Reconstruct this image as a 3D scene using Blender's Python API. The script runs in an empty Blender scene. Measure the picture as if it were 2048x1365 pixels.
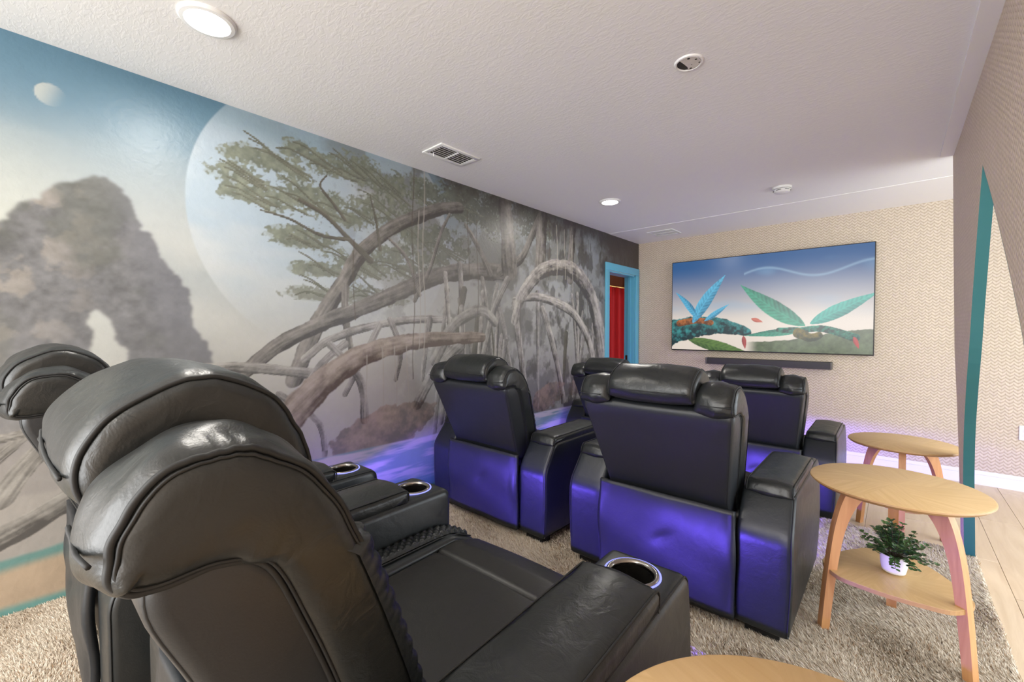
import bpy, bmesh, math, random
import numpy as np
from mathutils import Vector, Matrix
random.seed(7); rng = np.random.default_rng(11)
PI = math.pi
scene = bpy.context.scene
COL = scene.collection

# ------------------------------------------------------------------ camera
CAM_H = 1.305
cam_data = bpy.data.cameras.new('camera'); cam = bpy.data.objects.new('camera', cam_data); COL.objects.link(cam)
cam.location = (0, 0, CAM_H)
cam.rotation_euler = (math.radians(90 - 1.4), 0, math.radians(42.0))
cam_data.sensor_width = 36.0; cam_data.lens = 850.0 / 2048.0 * 36.0
cam_data.clip_start = 0.02
scene.camera = cam

# ------------------------------------------------------------------ world, exposure
world = bpy.data.worlds.new('world'); scene.world = world; world.use_nodes = True
bg = world.node_tree.nodes['Background']
bg.inputs[0].default_value = (0.86, 0.93, 1.0, 1); bg.inputs[1].default_value = 2.1
vs = scene.view_settings
vs.view_transform = 'Standard'; vs.look = 'None'; vs.gamma = 1.0; vs.use_curve_mapping = False
vs.exposure = 0.13

# room dimensions (metres)
H = 2.449; XL = -2.529; YB = 5.311; ZB = 0.204; ZM = 0.102; XR = 0.264
Y_RISER = 1.50; Y_RUG = 3.33; X_RUG = 0.345

def area_light(name, loc, rot, sx, sy, energy, color, shape='RECTANGLE', parent=None, spread=None):
    l = bpy.data.lights.new(name, 'AREA'); l.shape = shape; l.size = sx; l.size_y = sy
    l.energy = energy; l.color = color
    if spread: l.spread = math.radians(spread)
    o = bpy.data.objects.new(name, l); COL.objects.link(o)
    o.location = loc; o.rotation_euler = rot
    if parent: o.parent = parent
    return o
# daylight through the glazed side of the neighbouring room, on the right
area_light('window_daylight', (2.45, 2.6, 1.35), (0, math.radians(90), 0), 2.0, 4.0, 80, (0.86, 0.94, 1.0))
# fill light added behind the camera to brighten the ceiling
area_light('rear_fill', (-1.0, -2.3, 1.45), (math.radians(90), 0, 0), 2.6, 1.9, 122, (1.0, 0.98, 0.95))
WARM = (1.0, 0.95, 0.87)

# ------------------------------------------------------------------ helpers
def put(o, parent=None, label=None, cat=None, group=None, kind=None):
    if o.name not in COL.objects: COL.objects.link(o)
    if parent is not None: o.parent = parent
    if label: o['label'] = label
    if cat: o['category'] = cat
    if group: o['group'] = group
    if kind: o['kind'] = kind
    return o
def thing(name, label, cat, loc=(0, 0, 0), rotz=0, group=None):
    o = bpy.data.objects.new(name, None); o.empty_display_size = 0.1
    o.location = loc; o.rotation_euler = (0, 0, rotz)
    return put(o, None, label, cat, group)
def mesh_obj(name, verts, faces, mat=None, parent=None, smooth=True, sharp=None, **kw):
    me = bpy.data.meshes.new(name); me.from_pydata(verts, [], faces); me.update()
    return finish(name, me, mat, parent, smooth, sharp, **kw)
def finish(name, me, mat, parent, smooth=True, sharp=None, **kw):
    if smooth: me.polygons.foreach_set('use_smooth', [True] * len(me.polygons))
    if sharp is not None: me.set_sharp_from_angle(angle=math.radians(sharp))
    if mat:
        for m in (mat if isinstance(mat, (list, tuple)) else [mat]): me.materials.append(m)
    o = bpy.data.objects.new(name, me)
    return put(o, parent, **kw)
def bm_obj(name, bm, mat=None, parent=None, smooth=True, sharp=40, **kw):
    bmesh.ops.recalc_face_normals(bm, faces=bm.faces)
    me = bpy.data.meshes.new(name); bm.to_mesh(me); bm.free()
    return finish(name, me, mat, parent, smooth, sharp, **kw)
def add_box(bm, x0, x1, y0, y1, z0, z1, r=0.0, seg=3):
    res = bmesh.ops.create_cube(bm, size=1.0)
    vs_ = res['verts']
    for v in vs_:
        v.co = Vector(((x0 + x1) / 2 + v.co.x * (x1 - x0), (y0 + y1) / 2 + v.co.y * (y1 - y0), (z0 + z1) / 2 + v.co.z * (z1 - z0)))
    if r > 0:
        es = list({e for v in vs_ for e in v.link_edges})
        bmesh.ops.bevel(bm, geom=es, offset=r, segments=seg, profile=0.5, affect='EDGES')
def box(name, x0, x1, y0, y1, z0, z1, mat=None, parent=None, r=0.0, seg=3, **kw):
    bm = bmesh.new(); add_box(bm, x0, x1, y0, y1, z0, z1, r, seg)
    return bm_obj(name, bm, mat, parent, **kw)
def catmull(pts, n, closed=True):
    P = np.array(pts, float); k = len(P); out = []
    segs = k if closed else k - 1
    per = max(1, n // segs)
    for i in range(segs):
        if closed: a, b, c, d = P[(i - 1) % k], P[i], P[(i + 1) % k], P[(i + 2) % k]
        else: a, b, c, d = P[max(i - 1, 0)], P[i], P[i + 1], P[min(i + 2, k - 1)]
        for j in range(per):
            t = j / per
            out.append(0.5 * ((2 * b) + (c - a) * t + (2 * a - 5 * b + 4 * c - d) * t * t + (3 * b - a - 3 * c + d) * t ** 3))
    if not closed: out.append(P[-1])
    return np.array(out)
def normals2(P):
    t = np.roll(P, -1, 0) - np.roll(P, 1, 0)
    t /= np.maximum(np.linalg.norm(t, axis=1, keepdims=True), 1e-9)
    n = np.stack([t[:, 1], -t[:, 0]], 1)
    area = np.sum(P[:, 0] * np.roll(P[:, 1], -1) - np.roll(P[:, 0], -1) * P[:, 1])
    return n if area > 0 else -n            # outward
def puff(profile, x0, x1, rx, ry, n=64, m=5, closed_smooth=True, warp=None, bulge=0.0):
    """soft upholstered solid: closed (y,z) outline swept from x0 to x1 with rolled edges"""
    P = catmull(profile, n) if closed_smooth else np.array(profile, float)
    N = normals2(P); k = len(P); sl = []
    for j in range(m + 1):
        a = PI / 2 * (1 - j / m); sl.append((x0 + rx - rx * math.sin(a), ry * (1 - math.cos(a))))
    mid = 6
    for j in range(1, mid):
        t = j / mid; sl.append((x0 + rx + (x1 - x0 - 2 * rx) * t, -bulge * math.sin(PI * t)))
    for j in range(m + 1):
        a = PI / 2 * (j / m); sl.append((x1 - rx + rx * math.sin(a), ry * (1 - math.cos(a))))
    # limit the inward roll where the outline turns tightly
    a_ = np.roll(P, 2, 0); c_ = np.roll(P, -2, 0); e1 = P - a_; e2 = c_ - P
    cr = np.abs(e1[:, 0] * e2[:, 1] - e1[:, 1] * e2[:, 0]); R_ = np.linalg.norm(e1, axis=1) * np.linalg.norm(e2, axis=1) * np.linalg.norm(c_ - a_, axis=1) / np.maximum(2 * cr, 1e-9)
    lim = np.minimum(1.0, 0.62 * R_ / max(ry, 1e-6))
    for _ in range(4): lim = np.minimum(lim, (np.roll(lim, 1) + lim + np.roll(lim, -1)) / 3 * 1.04)
    lim = lim[:, None]
    V = []
    for x, off in sl:
        Q = P - N * (off * lim if off > 0 else off)
        for y, z in Q: V.append((x, y, z))
    F = []
    for i in range(len(sl) - 1):
        for j in range(k):
            a = i * k + j; b = i * k + (j + 1) % k
            F.append((a, b, b + k, a + k))
    F.append(tuple(range(k))); L = (len(sl) - 1) * k; F.append(tuple(reversed(range(L, L + k))))
    if warp: V = [warp(*v) for v in V]
    bm = bmesh.new(); bv = [bm.verts.new(v) for v in V]
    for f in F: bm.faces.new([bv[i] for i in f])
    bm.normal_update(); bmesh.ops.triangulate(bm, faces=[f for f in bm.faces if len(f.verts) > 4])
    return bm
def tube(bm, pts, r, seg=6, closed=False, taper=None):
    P = [Vector(p) for p in pts]; k = len(P); rings = []
    for i, p in enumerate(P):
        a = P[(i - 1) % k] if (closed or i > 0) else p; b = P[(i + 1) % k] if (closed or i < k - 1) else p
        t = (b - a)
        if t.length < 1e-9: t = Vector((0, 0, 1))
        t.normalize()
        ref = Vector((1, 0, 0)) if abs(t.x) < 0.8 else Vector((0, 0, 1))
        u = t.cross(ref).normalized(); w = t.cross(u)
        rr = r * (taper[i] if taper else 1)
        rings.append([bm.verts.new(p + u * rr * math.cos(2 * PI * s / seg) + w * rr * math.sin(2 * PI * s / seg)) for s in range(seg)])
    for i in range(k if closed else k - 1):
        A, B = rings[i], rings[(i + 1) % k]
        for s in range(seg): bm.faces.new((A[s], A[(s + 1) % seg], B[(s + 1) % seg], B[s]))
    if not closed:
        bm.faces.new(rings[0]); bm.faces.new(list(reversed(rings[-1])))
def lathe(bm, prof, seg=32, cx=0, cy=0, cap=True):
    rings = [[bm.verts.new((cx + r * math.cos(2 * PI * s / seg), cy + r * math.sin(2 * PI * s / seg), z)) for s in range(seg)] for r, z in prof]
    for A, B in zip(rings, rings[1:]):
        for s in range(seg): bm.faces.new((A[s], A[(s + 1) % seg], B[(s + 1) % seg], B[s]))
    if cap:
        if prof[0][0] > 1e-4: bm.faces.new(list(reversed(rings[0])))
        if prof[-1][0] > 1e-4: bm.faces.new(rings[-1])
def prism(bm, poly, ax, a0, a1):
    """extrude a 2D polygon along axis ax ('x','y','z')"""
    def mk(p, a): return {'x': (a, p[0], p[1]), 'y': (p[0], a, p[1]), 'z': (p[0], p[1], a)}[ax]
    A = [bm.verts.new(mk(p, a0)) for p in poly]; B = [bm.verts.new(mk(p, a1)) for p in poly]; k = len(poly)
    for i in range(k): bm.faces.new((A[i], A[(i + 1) % k], B[(i + 1) % k], B[i]))
    f1 = bm.faces.new(A); f2 = bm.faces.new(list(reversed(B))); bm.normal_update()
    bmesh.ops.triangulate(bm, faces=[f1, f2])

# ------------------------------------------------------------------ materials
def srgb(r, g, b):
    f = lambda c: ((c / 255 + 0.055) / 1.055) ** 2.4 if c / 255 > 0.04045 else c / 255 / 12.92
    return (f(r), f(g), f(b), 1.0)
class NT:
    def __init__(s, name):
        s.m = bpy.data.materials.new(name); s.m.use_nodes = True; s.t = s.m.node_tree
        s.b = s.t.nodes['Principled BSDF']
    def n(s, typ, **kw):
        nd = s.t.nodes.new(typ)
        for k, v in kw.items(): setattr(nd, k, v)
        return nd
    def l(s, a, b): s.t.links.new(a, b)
    def math(s, op, a, b=None, c=None, clamp=False):
        nd = s.n('ShaderNodeMath', operation=op); nd.use_clamp = clamp
        for i, v in enumerate((a, b, c)):
            if v is None: continue
            if hasattr(v, 'is_output'): s.l(v, nd.inputs[i])
            else: nd.inputs[i].default_value = v
        return nd.outputs[0]
    def mix(s, fac, a, b, blend='MIX'):
        nd = s.n('ShaderNodeMix', data_type='RGBA', blend_type=blend)
        for i, v in ((0, fac), (6, a), (7, b)):
            if hasattr(v, 'is_output'): s.l(v, nd.inputs[i])
            else: nd.inputs[i].default_value = v
        return nd.outputs[2]
    def coords(s, kind='Object', scale=(1, 1, 1), rot=(0, 0, 0)):
        tc = s.n('ShaderNodeTexCoord'); mp = s.n('ShaderNodeMapping')
        mp.inputs['Scale'].default_value = scale; mp.inputs['Rotation'].default_value = rot
        s.l(tc.outputs[kind], mp.inputs[0]); return mp.outputs[0]
    def noise(s, vec, scale=5, detail=3, rough=0.5, dist=0.0):
        nd = s.n('ShaderNodeTexNoise'); nd.inputs['Scale'].default_value = scale; nd.inputs['Detail'].default_value = detail
        nd.inputs['Roughness'].default_value = rough; nd.inputs['Distortion'].default_value = dist
        if vec is not None: s.l(vec, nd.inputs['Vector'])
        return nd
    def ramp(s, fac, stops):
        nd = s.n('ShaderNodeValToRGB'); e = nd.color_ramp.elements
        while len(e) < len(stops): e.new(0.5)
        for i, (p, c) in enumerate(stops): e[i].position = p; e[i].color = c
        s.l(fac, nd.inputs[0]); return nd.outputs[0]
    def bump(s, h, strength=0.3, dist=0.01):
        nd = s.n('ShaderNodeBump'); nd.inputs['Strength'].default_value = strength; nd.inputs['Distance'].default_value = dist
        s.l(h, nd.inputs['Height']); s.l(nd.outputs[0], s.b.inputs['Normal']); return nd
    def set(s, **kw):
        for k, v in kw.items():
            k = k.replace('_', ' ')
            if hasattr(v, 'is_output'): s.l(v, s.b.inputs[k])
            else: s.b.inputs[k].default_value = v
        return s
def plain(name, col, rough=0.5, metal=0.0, spec=0.5, bump=0, bscale=200, **kw):
    t = NT(name); t.set(Base_Color=col, Roughness=rough, Metallic=metal)
    t.b.inputs['Specular IOR Level'].default_value = spec
    if bump: t.bump(t.noise(t.coords(), bscale, 3).outputs[0], bump, 0.002)
    return t.m
def emit(name, col, strength):
    t = NT(name); t.set(Base_Color=(0, 0, 0, 1), Emission_Color=col, Emission_Strength=strength); return t.m

# ceiling: warm white, skip-trowel texture
t = NT('ceiling_paint'); v = t.coords('Object', (1, 1, 1))
n1 = t.noise(t.coords('Object', (26, 60, 1)), 1, 4, 0.55, 0.8); n2 = t.noise(v, 12, 2)
h_ = t.ramp(n1.outputs[0], [(0.46, (0, 0, 0, 1)), (0.62, (1, 1, 1, 1))])
t.set(Base_Color=(0.84, 0.828, 0.805, 1), Roughness=0.55); t.bump(t.mix(0.25, h_, n2.outputs[0]), 0.13, 0.004)
M_CEIL = t.m
M_SMOOTH = plain('smooth_white_paint', (0.86, 0.84, 0.81, 1), 0.45)
M_TRIM = plain('white_trim_paint', (0.80, 0.79, 0.78, 1), 0.35)
M_WHITE = plain('white_plastic', (0.80, 0.80, 0.78, 1), 0.35)

# woven chevron wallpaper
def weave(name, base, line, w=0.04, hh=0.021, strength=0.5):
    t = NT(name); g = t.n('ShaderNodeNewGeometry'); sp = t.n('ShaderNodeSeparateXYZ'); t.l(g.outputs['Position'], sp.inputs[0])
    hor = t.math('ADD', sp.outputs[0], sp.outputs[1])
    wob = t.noise(g.outputs['Position'], 9, 2)
    u = t.math('ADD', t.math('DIVIDE', hor, w), t.math('MULTIPLY', wob.outputs[0], 0.5))
    fr = t.math('FRACT', u); tri = t.math('MULTIPLY', t.math('ABSOLUTE', t.math('SUBTRACT', fr, 0.5)), 2.0)
    wob2 = t.noise(g.outputs['Position'], 30, 2)
    vv = t.math('ADD', t.math('ADD', t.math('DIVIDE', sp.outputs[2], hh), t.math('MULTIPLY', tri, 0.75)), t.math('MULTIPLY', wob2.outputs[0], 0.35))
    s = t.math('FRACT', vv)
    col2 = t.math('FLOOR', t.math('MULTIPLY', u, 2.0))
    cv = t.n('ShaderNodeCombineXYZ'); t.l(t.math('FLOOR', vv), cv.inputs[0]); t.l(col2, cv.inputs[1])
    wn = t.n('ShaderNodeTexWhiteNoise', noise_dimensions='2D'); t.l(cv.outputs[0], wn.inputs['Vector'])
    gap = t.math('SUBTRACT', 1.0, t.math('MULTIPLY', t.math('ABSOLUTE', t.math('SUBTRACT', s, 0.5)), 2.0))   # 0 at strand joints
    strand = t.math('POWER', t.math('MAXIMUM', gap, 0.001), 0.45)
    colr = t.math('MULTIPLY', t.math('ABSOLUTE', t.math('SUBTRACT', t.math('FRACT', t.math('MULTIPLY', u, 2.0)), 0.5)), 2.0)
    darkc = t.math('MULTIPLY', t.math('POWER', colr, 6.0), t.math('LESS_THAN', s, 0.45))
    fac = t.math('ADD', t.math('MULTIPLY', t.math('SUBTRACT', 1.0, strand), 1.0), t.math('MULTIPLY', darkc, 0.45), clamp=True)
    big = t.noise(g.outputs['Position'], 2.2, 2)
    b2 = t.mix(t.math('MULTIPLY', wn.outputs[0], 0.55), base, tuple(c * 0.80 for c in base[:3]) + (1,))
    c = t.mix(fac, b2, line)
    c = t.mix(t.math('MULTIPLY', big.outputs[0], 0.18), c, tuple(c_ * 0.72 for c_ in base[:3]) + (1,))
    t.set(Base_Color=c, Roughness=0.65); t.bump(t.math('SUBTRACT', 1.0, fac), strength, 0.004)
    return t.m
M_WEAVE = weave('woven_wallpaper', srgb(216, 201, 181), srgb(166, 145, 119), w=0.044, hh=0.028, strength=0.4)
M_WEAVE_R = weave('woven_wallpaper_partition', srgb(222, 203, 185), srgb(196, 174, 152), strength=0.6)
M_TEAL = plain('teal_edge_paint', srgb(36, 96, 98), 0.4, bump=0.2, bscale=40)
M_BLUE = plain('sky_blue_door_paint', srgb(96, 170, 196), 0.4)

# leather
def leather(name, col, rough=0.40, crease=0.35):
    t = NT(name); v = t.coords('Object')
    fine = t.noise(v, 420, 2); mid = t.noise(t.coords('Object', (1, 1, 1)), 26, 3, 0.55, 1.2); big = t.noise(v, 7, 2, 0.5, 0.6)
    h = t.math('ADD', t.math('ADD', t.math('MULTIPLY', fine.outputs[0], 0.05), t.math('MULTIPLY', mid.outputs[0], crease * 0.55)), t.math('MULTIPLY', big.outputs[0], crease * 1.6))
    r = t.math('ADD', rough - 0.06, t.math('MULTIPLY', mid.outputs[0], 0.12))
    t.set(Base_Color=col, Roughness=r); t.b.inputs['Specular IOR Level'].default_value = 0.55
    t.bump(h, 0.5, 0.006); return t.m
M_LEATHER = leather('black_leather', (0.0125, 0.0160, 0.0180, 1), 0.36)
M_LEATHER_SOFT = leather('black_leather_cushion', (0.0130, 0.0150, 0.0152, 1), 0.34, 0.85)
M_PANEL = leather('black_leather_flat', (0.0175, 0.0200, 0.0235, 1), 0.42, 0.3)
M_SEATM = leather('black_seat_fabric', (0.0140, 0.0138, 0.0130, 1), 0.44, 0.25)
M_STITCH = plain('black_stitching', (0.010, 0.011, 0.012, 1), 0.6)
M_FOOT = plain('black_plastic_foot', (0.012, 0.012, 0.012, 1), 0.5)
M_CHROME = plain('smoked_chrome', (0.32, 0.30, 0.28, 1), 0.22, 1.0)
M_CUPIN = plain('dark_cup_liner', (0.012, 0.011, 0.010, 1), 0.35, 0.3)
M_RING = emit('led_ring_glow', (0.28, 0.30, 1.0, 1), 1.5)
M_LED = emit('violet_led', (0.20, 0.10, 1.0, 1), 6.0)

# wood
def wood(name, c1, c2, scale=1.0, axis='x'):
    t = NT(name); s = {'x': (2, 22, 22), 'y': (22, 2, 22), 'z': (22, 22, 2)}[axis]
    n = t.noise(t.coords('Object', tuple(a * scale for a in s)), 1.6, 5, 0.6, 0.6)
    c = t.ramp(n.outputs[0], [(0.3, c1), (0.7, c2)])
    t.set(Base_Color=c, Roughness=0.42); return t.m
M_WOOD_LEG = wood('beech_leg', srgb(206, 152, 100), srgb(184, 126, 78), 1, 'z')
M_WOOD_EDGE = wood('plywood_edge', srgb(186, 146, 96), srgb(168, 126, 80), 1, 'x')
def veneer(name, c1, c2, c3):
    t = NT(name); tc = t.n('ShaderNodeTexCoord'); sp = t.n('ShaderNodeSeparateXYZ'); t.l(tc.outputs['Object'], sp.inputs[0])
    ang = t.math('ARCTAN2', sp.outputs[1], sp.outputs[0])
    sec = t.math('FLOOR', t.math('DIVIDE', t.math('ADD', ang, 0.35), PI / 4))
    rot = t.n('ShaderNodeVectorRotate', rotation_type='Z_AXIS'); t.l(tc.outputs['Object'], rot.inputs['Vector'])
    t.l(t.math('MULTIPLY', t.math('ADD', sec, 0.5), -PI / 4), rot.inputs['Angle'])
    mp = t.n('ShaderNodeMapping'); mp.inputs['Scale'].default_value = (3, 40, 10); t.l(rot.outputs[0], mp.inputs[0])
    n = t.noise(mp.outputs[0], 1.5, 5, 0.6, 0.4)
    wn = t.n('ShaderNodeTexWhiteNoise', noise_dimensions='1D'); t.l(sec, wn.inputs['W'])
    c = t.ramp(n.outputs[0], [(0.3, c1), (0.72, c2)])
    c = t.mix(t.math('MULTIPLY', wn.outputs[0], 0.35), c, c3)
    t.set(Base_Color=c, Roughness=0.40); return t.m
M_VENEER = veneer('oak_veneer', srgb(212, 178, 128), srgb(196, 159, 108), srgb(186, 149, 100))

# floor planks
def plank_mat():
    t = NT('oak_look_plank'); oi = t.n('ShaderNodeObjectInfo')
    n = t.noise(t.coords('Object', (16, 1.6, 1)), 1.4, 5, 0.6, 0.7); n2 = t.noise(t.coords('Object'), 2.5, 2)
    c = t.ramp(n.outputs[0], [(0.25, srgb(196, 172, 144)), (0.75, srgb(220, 200, 174))])
    c = t.mix(t.math('MULTIPLY', oi.outputs['Random'], 0.35), c, srgb(182, 158, 132))
    t.set(Base_Color=c, Roughness=0.42); return t.m
M_PLANK = plank_mat()
M_GROUT = plain('plank_joint', srgb(196, 174, 150), 0.8)
t = NT('carpet_backing'); n = t.noise(t.coords('Object'), 40, 4, 0.7); n2 = t.noise(t.coords('Object'), 4, 3)
c = t.ramp(n.outputs[0], [(0.3, srgb(150, 134, 114)), (0.7, srgb(206, 192, 172))])
c = t.mix(t.math('MULTIPLY', n2.outputs[0], 0.4), c, srgb(170, 152, 132)); t.set(Base_Color=c, Roughness=0.95); t.bump(n.outputs[0], 0.8, 0.02)
M_CARPET = t.m
t = NT('carpet_shag'); at = t.n('ShaderNodeAttribute', attribute_name='tone')
t.set(Base_Color=at.outputs['Color'], Roughness=0.9); t.b.inputs['Specular IOR Level'].default_value = 0.1
M_SHAG = t.m

# ------------------------------------------------------------------ setting
S = dict(kind='structure')
box('ceiling', -3.0, 2.6, -2.4, YB + 0.2, H, H + 0.15, M_CEIL, None, **S)
box('wall_back', XL - 0.2, 2.6, YB, YB + 0.15, 0, H, M_WEAVE, None, **S)
box('floor', -4.2, 2.6, -2.4, YB + 0.2, -0.15, -0.012, M_GROUT, None, **S)
# left wall with a door opening (mural mesh is laid on it below)
DY0, DY1, DZ = 4.52, 5.205, 2.02
bm = bmesh.new()
prism(bm, [(-2.4, 0), (DY0, 0), (DY0, DZ), (DY1, DZ), (DY1, 0), (YB, 0), (YB, H), (-2.4, H)], 'x', XL - 0.14, XL - 0.001)
wall_left = bm_obj('wall_left', bm, M_SMOOTH, None, smooth=False, sharp=None, **S)
# carpeted risers
box('floor_riser_back', XL, X_RUG, -2.4, Y_RISER, 0, ZB, M_CARPET, None, **S)
box('floor_riser_middle', XL, X_RUG, Y_RISER, Y_RUG, 0, ZM, M_CARPET, None, r=0.012, **S)
# ceiling trims
box('trim_1', 0.201, XR + 0.002, -2.4, 3.965, H - 0.012, H, M_SMOOTH, None, **S)
box('trim_2', XL, 2.6, 4.52, YB, H - 0.003, H, M_SMOOTH, None, **S)
bm = bmesh.new(); add_box(bm, XL, 2.6, YB - 0.014, YB, 0, 0.085); add_box(bm, XL, 2.6, YB - 0.010, YB, 0.085, 0.118, 0.003, 2)
bm_obj('baseboard_back', bm, M_TRIM, None, smooth=False, sharp=None, **S)
# planks
PW, PL = 0.195, 1.2
fl = bpy.data.objects['floor']
me = None; x = 0.457 - PW * 15; ci = 0
while x < 1.75:
    y = 1.2 - (ci * 0.43) % PL
    while y < YB:
        if me is None:
            o = box('plank', 0.0008, PW - 0.0008, 0.0008, PL - 0.0008, -0.012, 0.0, M_PLANK, fl, r=0.0012, seg=1); me = o.data
        else:
            o = put(bpy.data.objects.new('plank', me), fl)
        o.location = (x, y, 0)
        if y + PL < Y_RUG + 0.0 and x + PW < X_RUG: bpy.data.objects.remove(o); me = None if me.users == 0 else me
        elif y + PL > YB: o.scale.y = (YB - y) / PL
        y += PL
    x += PW; ci += 1

# ------------------------------------------------------------------ mural (flat print on the left wall): generic lagoon landscape
def vnoise(shape, cell, seed, octv=4, gain=0.55, aspect=1.0):
    r = np.random.default_rng(seed); out = np.zeros(shape); amp = 1; tot = 0
    ny, nz = shape
    for o_ in range(octv):
        gy = max(2, int(ny / (cell * aspect)) + 2); gz = max(2, int(nz / cell) + 2)
        g = r.random((gy, gz))
        a = np.linspace(0, gy - 1.001, ny); b = np.linspace(0, gz - 1.001, nz)
        i = a.astype(int); j = b.astype(int); fa = (a - i)[:, None]; fb = (b - j)[None]
        fa = fa * fa * (3 - 2 * fa); fb = fb * fb * (3 - 2 * fb)
        v_ = (g[i][:, j] * (1 - fa) + g[i + 1][:, j] * fa) * (1 - fb) + (g[i][:, j + 1] * (1 - fa) + g[i + 1][:, j + 1] * fa) * fb
        out += amp * v_; tot += amp; amp *= gain; cell = max(cell / 2, 1.0)
    return out / tot
def lin(c): return np.array(srgb(*c)[:3])
def sstep(a, b, x): t_ = np.clip((x - a) / (b - a), 0, 1); return t_ * t_ * (3 - 2 * t_)
RES = 0.005
MY0, MY1 = -1.3, YB
ny = int((MY1 - MY0) / RES) + 1; nz = int((H - 0.0) / RES) + 1
yy = np.linspace(MY0, MY1, ny); zz = np.linspace(0.0, H, nz)
YY, ZZ = np.meshgrid(yy, zz, indexing='ij')
N1 = vnoise((ny, nz), 60, 1, 6); N2 = vnoise((ny, nz), 18, 2, 5); N3 = vnoise((ny, nz), 6, 3, 3); N4 = vnoise((ny, nz), 110, 4, 4, aspect=2.2); N5 = vnoise((ny, nz), 30, 5, 5, 0.7)
sh = (ny, nz)
def lay(img, mask, col):
    col = np.asarray(col)
    if col.ndim == 1: col = col[None, None, :]
    return img * (1 - mask[..., None]) + col * mask[..., None]
hz = sstep(1.05, 2.5, ZZ)
img = lin((206, 206, 200)) * (1 - hz[..., None]) + lin((102, 142, 166)) * hz[..., None]
img = lay(img, np.clip(sstep(0.45, 0.7, N4) * 0.5 * sstep(2.4, 1.6, ZZ), 0, 1), lin((224, 222, 214)))
img = lay(img, sstep(0.3, -0.3, YY) * sstep(2.3, 1.7, ZZ) * 0.7, lin((214, 218, 206)))
# pale planet
d = np.hypot(YY - 1.275, ZZ - 1.95)
pm = sstep(0.803, 0.795, d)
pc = lin((212, 217, 218)) * np.ones(sh + (1,)); pc = lay(pc, sstep(0.42, 0.62, vnoise(sh, 90, 8, 4, aspect=2.6)) * 0.85, lin((178, 198, 214)))
pc = lay(pc, sstep(2.28, 2.42, ZZ + 0.12 * (YY - 0.6)) * 0.7, lin((150, 180, 196)))
img = img * (1 - (pm * sstep(1.15, 1.75, ZZ))[..., None]) + pc * (pm * sstep(1.15, 1.75, ZZ))[..., None]
# crescent moon
d = np.hypot(YY - 0.045, ZZ - 2.25); img = lay(img, sstep(0.046, 0.042, d) * sstep(0.05, -0.045, YY - 0.045 + 0.4 * (2.25 - ZZ)) * 0.8, lin((206, 210, 204)))
# haze low down
img = lay(img, sstep(1.35, 0.8, ZZ) * 0.9, lin((196, 192, 184)))
# rock arch
def inside(poly, py, pz):
    ins = np.zeros(py.shape, bool); k = len(poly)
    for i in range(k):
        (a, b), (c, d_) = poly[i], poly[(i + 1) % k]
        cond = ((b > pz) != (d_ > pz)) & (py < (c - a) * (pz - b) / ((d_ - b) if d_ != b else 1e-9) + a)
        ins ^= cond
    return ins
ROCK = [(-1.3, 1.3), (-0.8, 1.62), (-0.45, 1.55), (-0.16, 1.66), (-0.09, 1.72), (-0.04, 1.8), (0.01, 1.82), (0.05, 1.89), (0.11, 1.94), (0.17, 1.96), (0.23, 1.94), (0.27, 1.89), (0.32, 1.8), (0.38, 1.66), (0.42, 1.57), (0.48, 1.5), (0.5, 1.39), (0.51, 1.31), (0.55, 1.24), (0.59, 1.15), (0.67, 1.0), (0.69, 0.68), (-1.3, 0.6)]
HOLE = [(0.13, 1.0), (0.14, 1.29), (0.14, 1.36), (0.17, 1.39), (0.2, 1.34), (0.21, 1.26), (0.25, 1.23), (0.27, 1.16), (0.33, 1.0)]
wy = YY + (N2 - 0.5) * 0.05 + (N3 - 0.5) * 0.025; wz = ZZ + (N2[::-1] - 0.5) * 0.05 + (N3[:, ::-1] - 0.5) * 0.025
def blur(m, k=1):
    for _ in range(k):
        m = (np.roll(m, 1, 0) + 2 * m + np.roll(m, -1, 0)) / 4; m = (np.roll(m, 1, 1) + 2 * m + np.roll(m, -1, 1)) / 4
    return m
rk = blur((inside(ROCK, wy, wz) & ~inside(HOLE, wy, wz)).astype(float), 2)
rc = lin((150, 151, 154)) * (0.18 + 0.9 * (0.5 * N5 + 0.5 * N3)[..., None])
rc = lay(rc, sstep(0.50, 0.66, N2) * sstep(0.35, -0.1, YY + (1.75 - ZZ) * 0.25) * 0.45, lin((196, 186, 172)))
rc = lay(rc, sstep(0.5, 0.62, N1) * 0.5, lin((104, 108, 100)))
rc = lay(rc, 0.0 * N1 + sstep(0.15, 0.3, YY - (1.9 - ZZ) * 0.25) * 0.55, lin((128, 130, 138)))
rc = lay(rc, sstep(1.55, 0.95, ZZ) * 0.4, lin((168, 166, 166)))
img = img * (1 - rk[..., None]) + rc * rk[..., None]
img = lay(img, sstep(1.0, 0.75, ZZ) * sstep(1.2, 0.6, YY) * 0.75, lin((178, 172, 166)))
# far forest: misty grey-brown towards the door end
img = lay(img, sstep(1.5, 2.6, YY) * 0.65, lin((168, 168, 166)))
fr_ = sstep(1.2, 2.3, YY + (ZZ - 1.2) * 0.5) * 0.75
img = lay(img, fr_ * sstep(0.42, 0.55, N1 + (N5 - 0.5) * 0.4), lin((112, 112, 106)))
img = lay(img, fr_ * 0.25, lin((150, 148, 142)))
img = lay(img, sstep(2.2, 3.6, YY) * sstep(0.5, 0.62, vnoise(sh, 40, 9, 4, aspect=0.5)) * 0.7, lin((72, 68, 64)))
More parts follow.
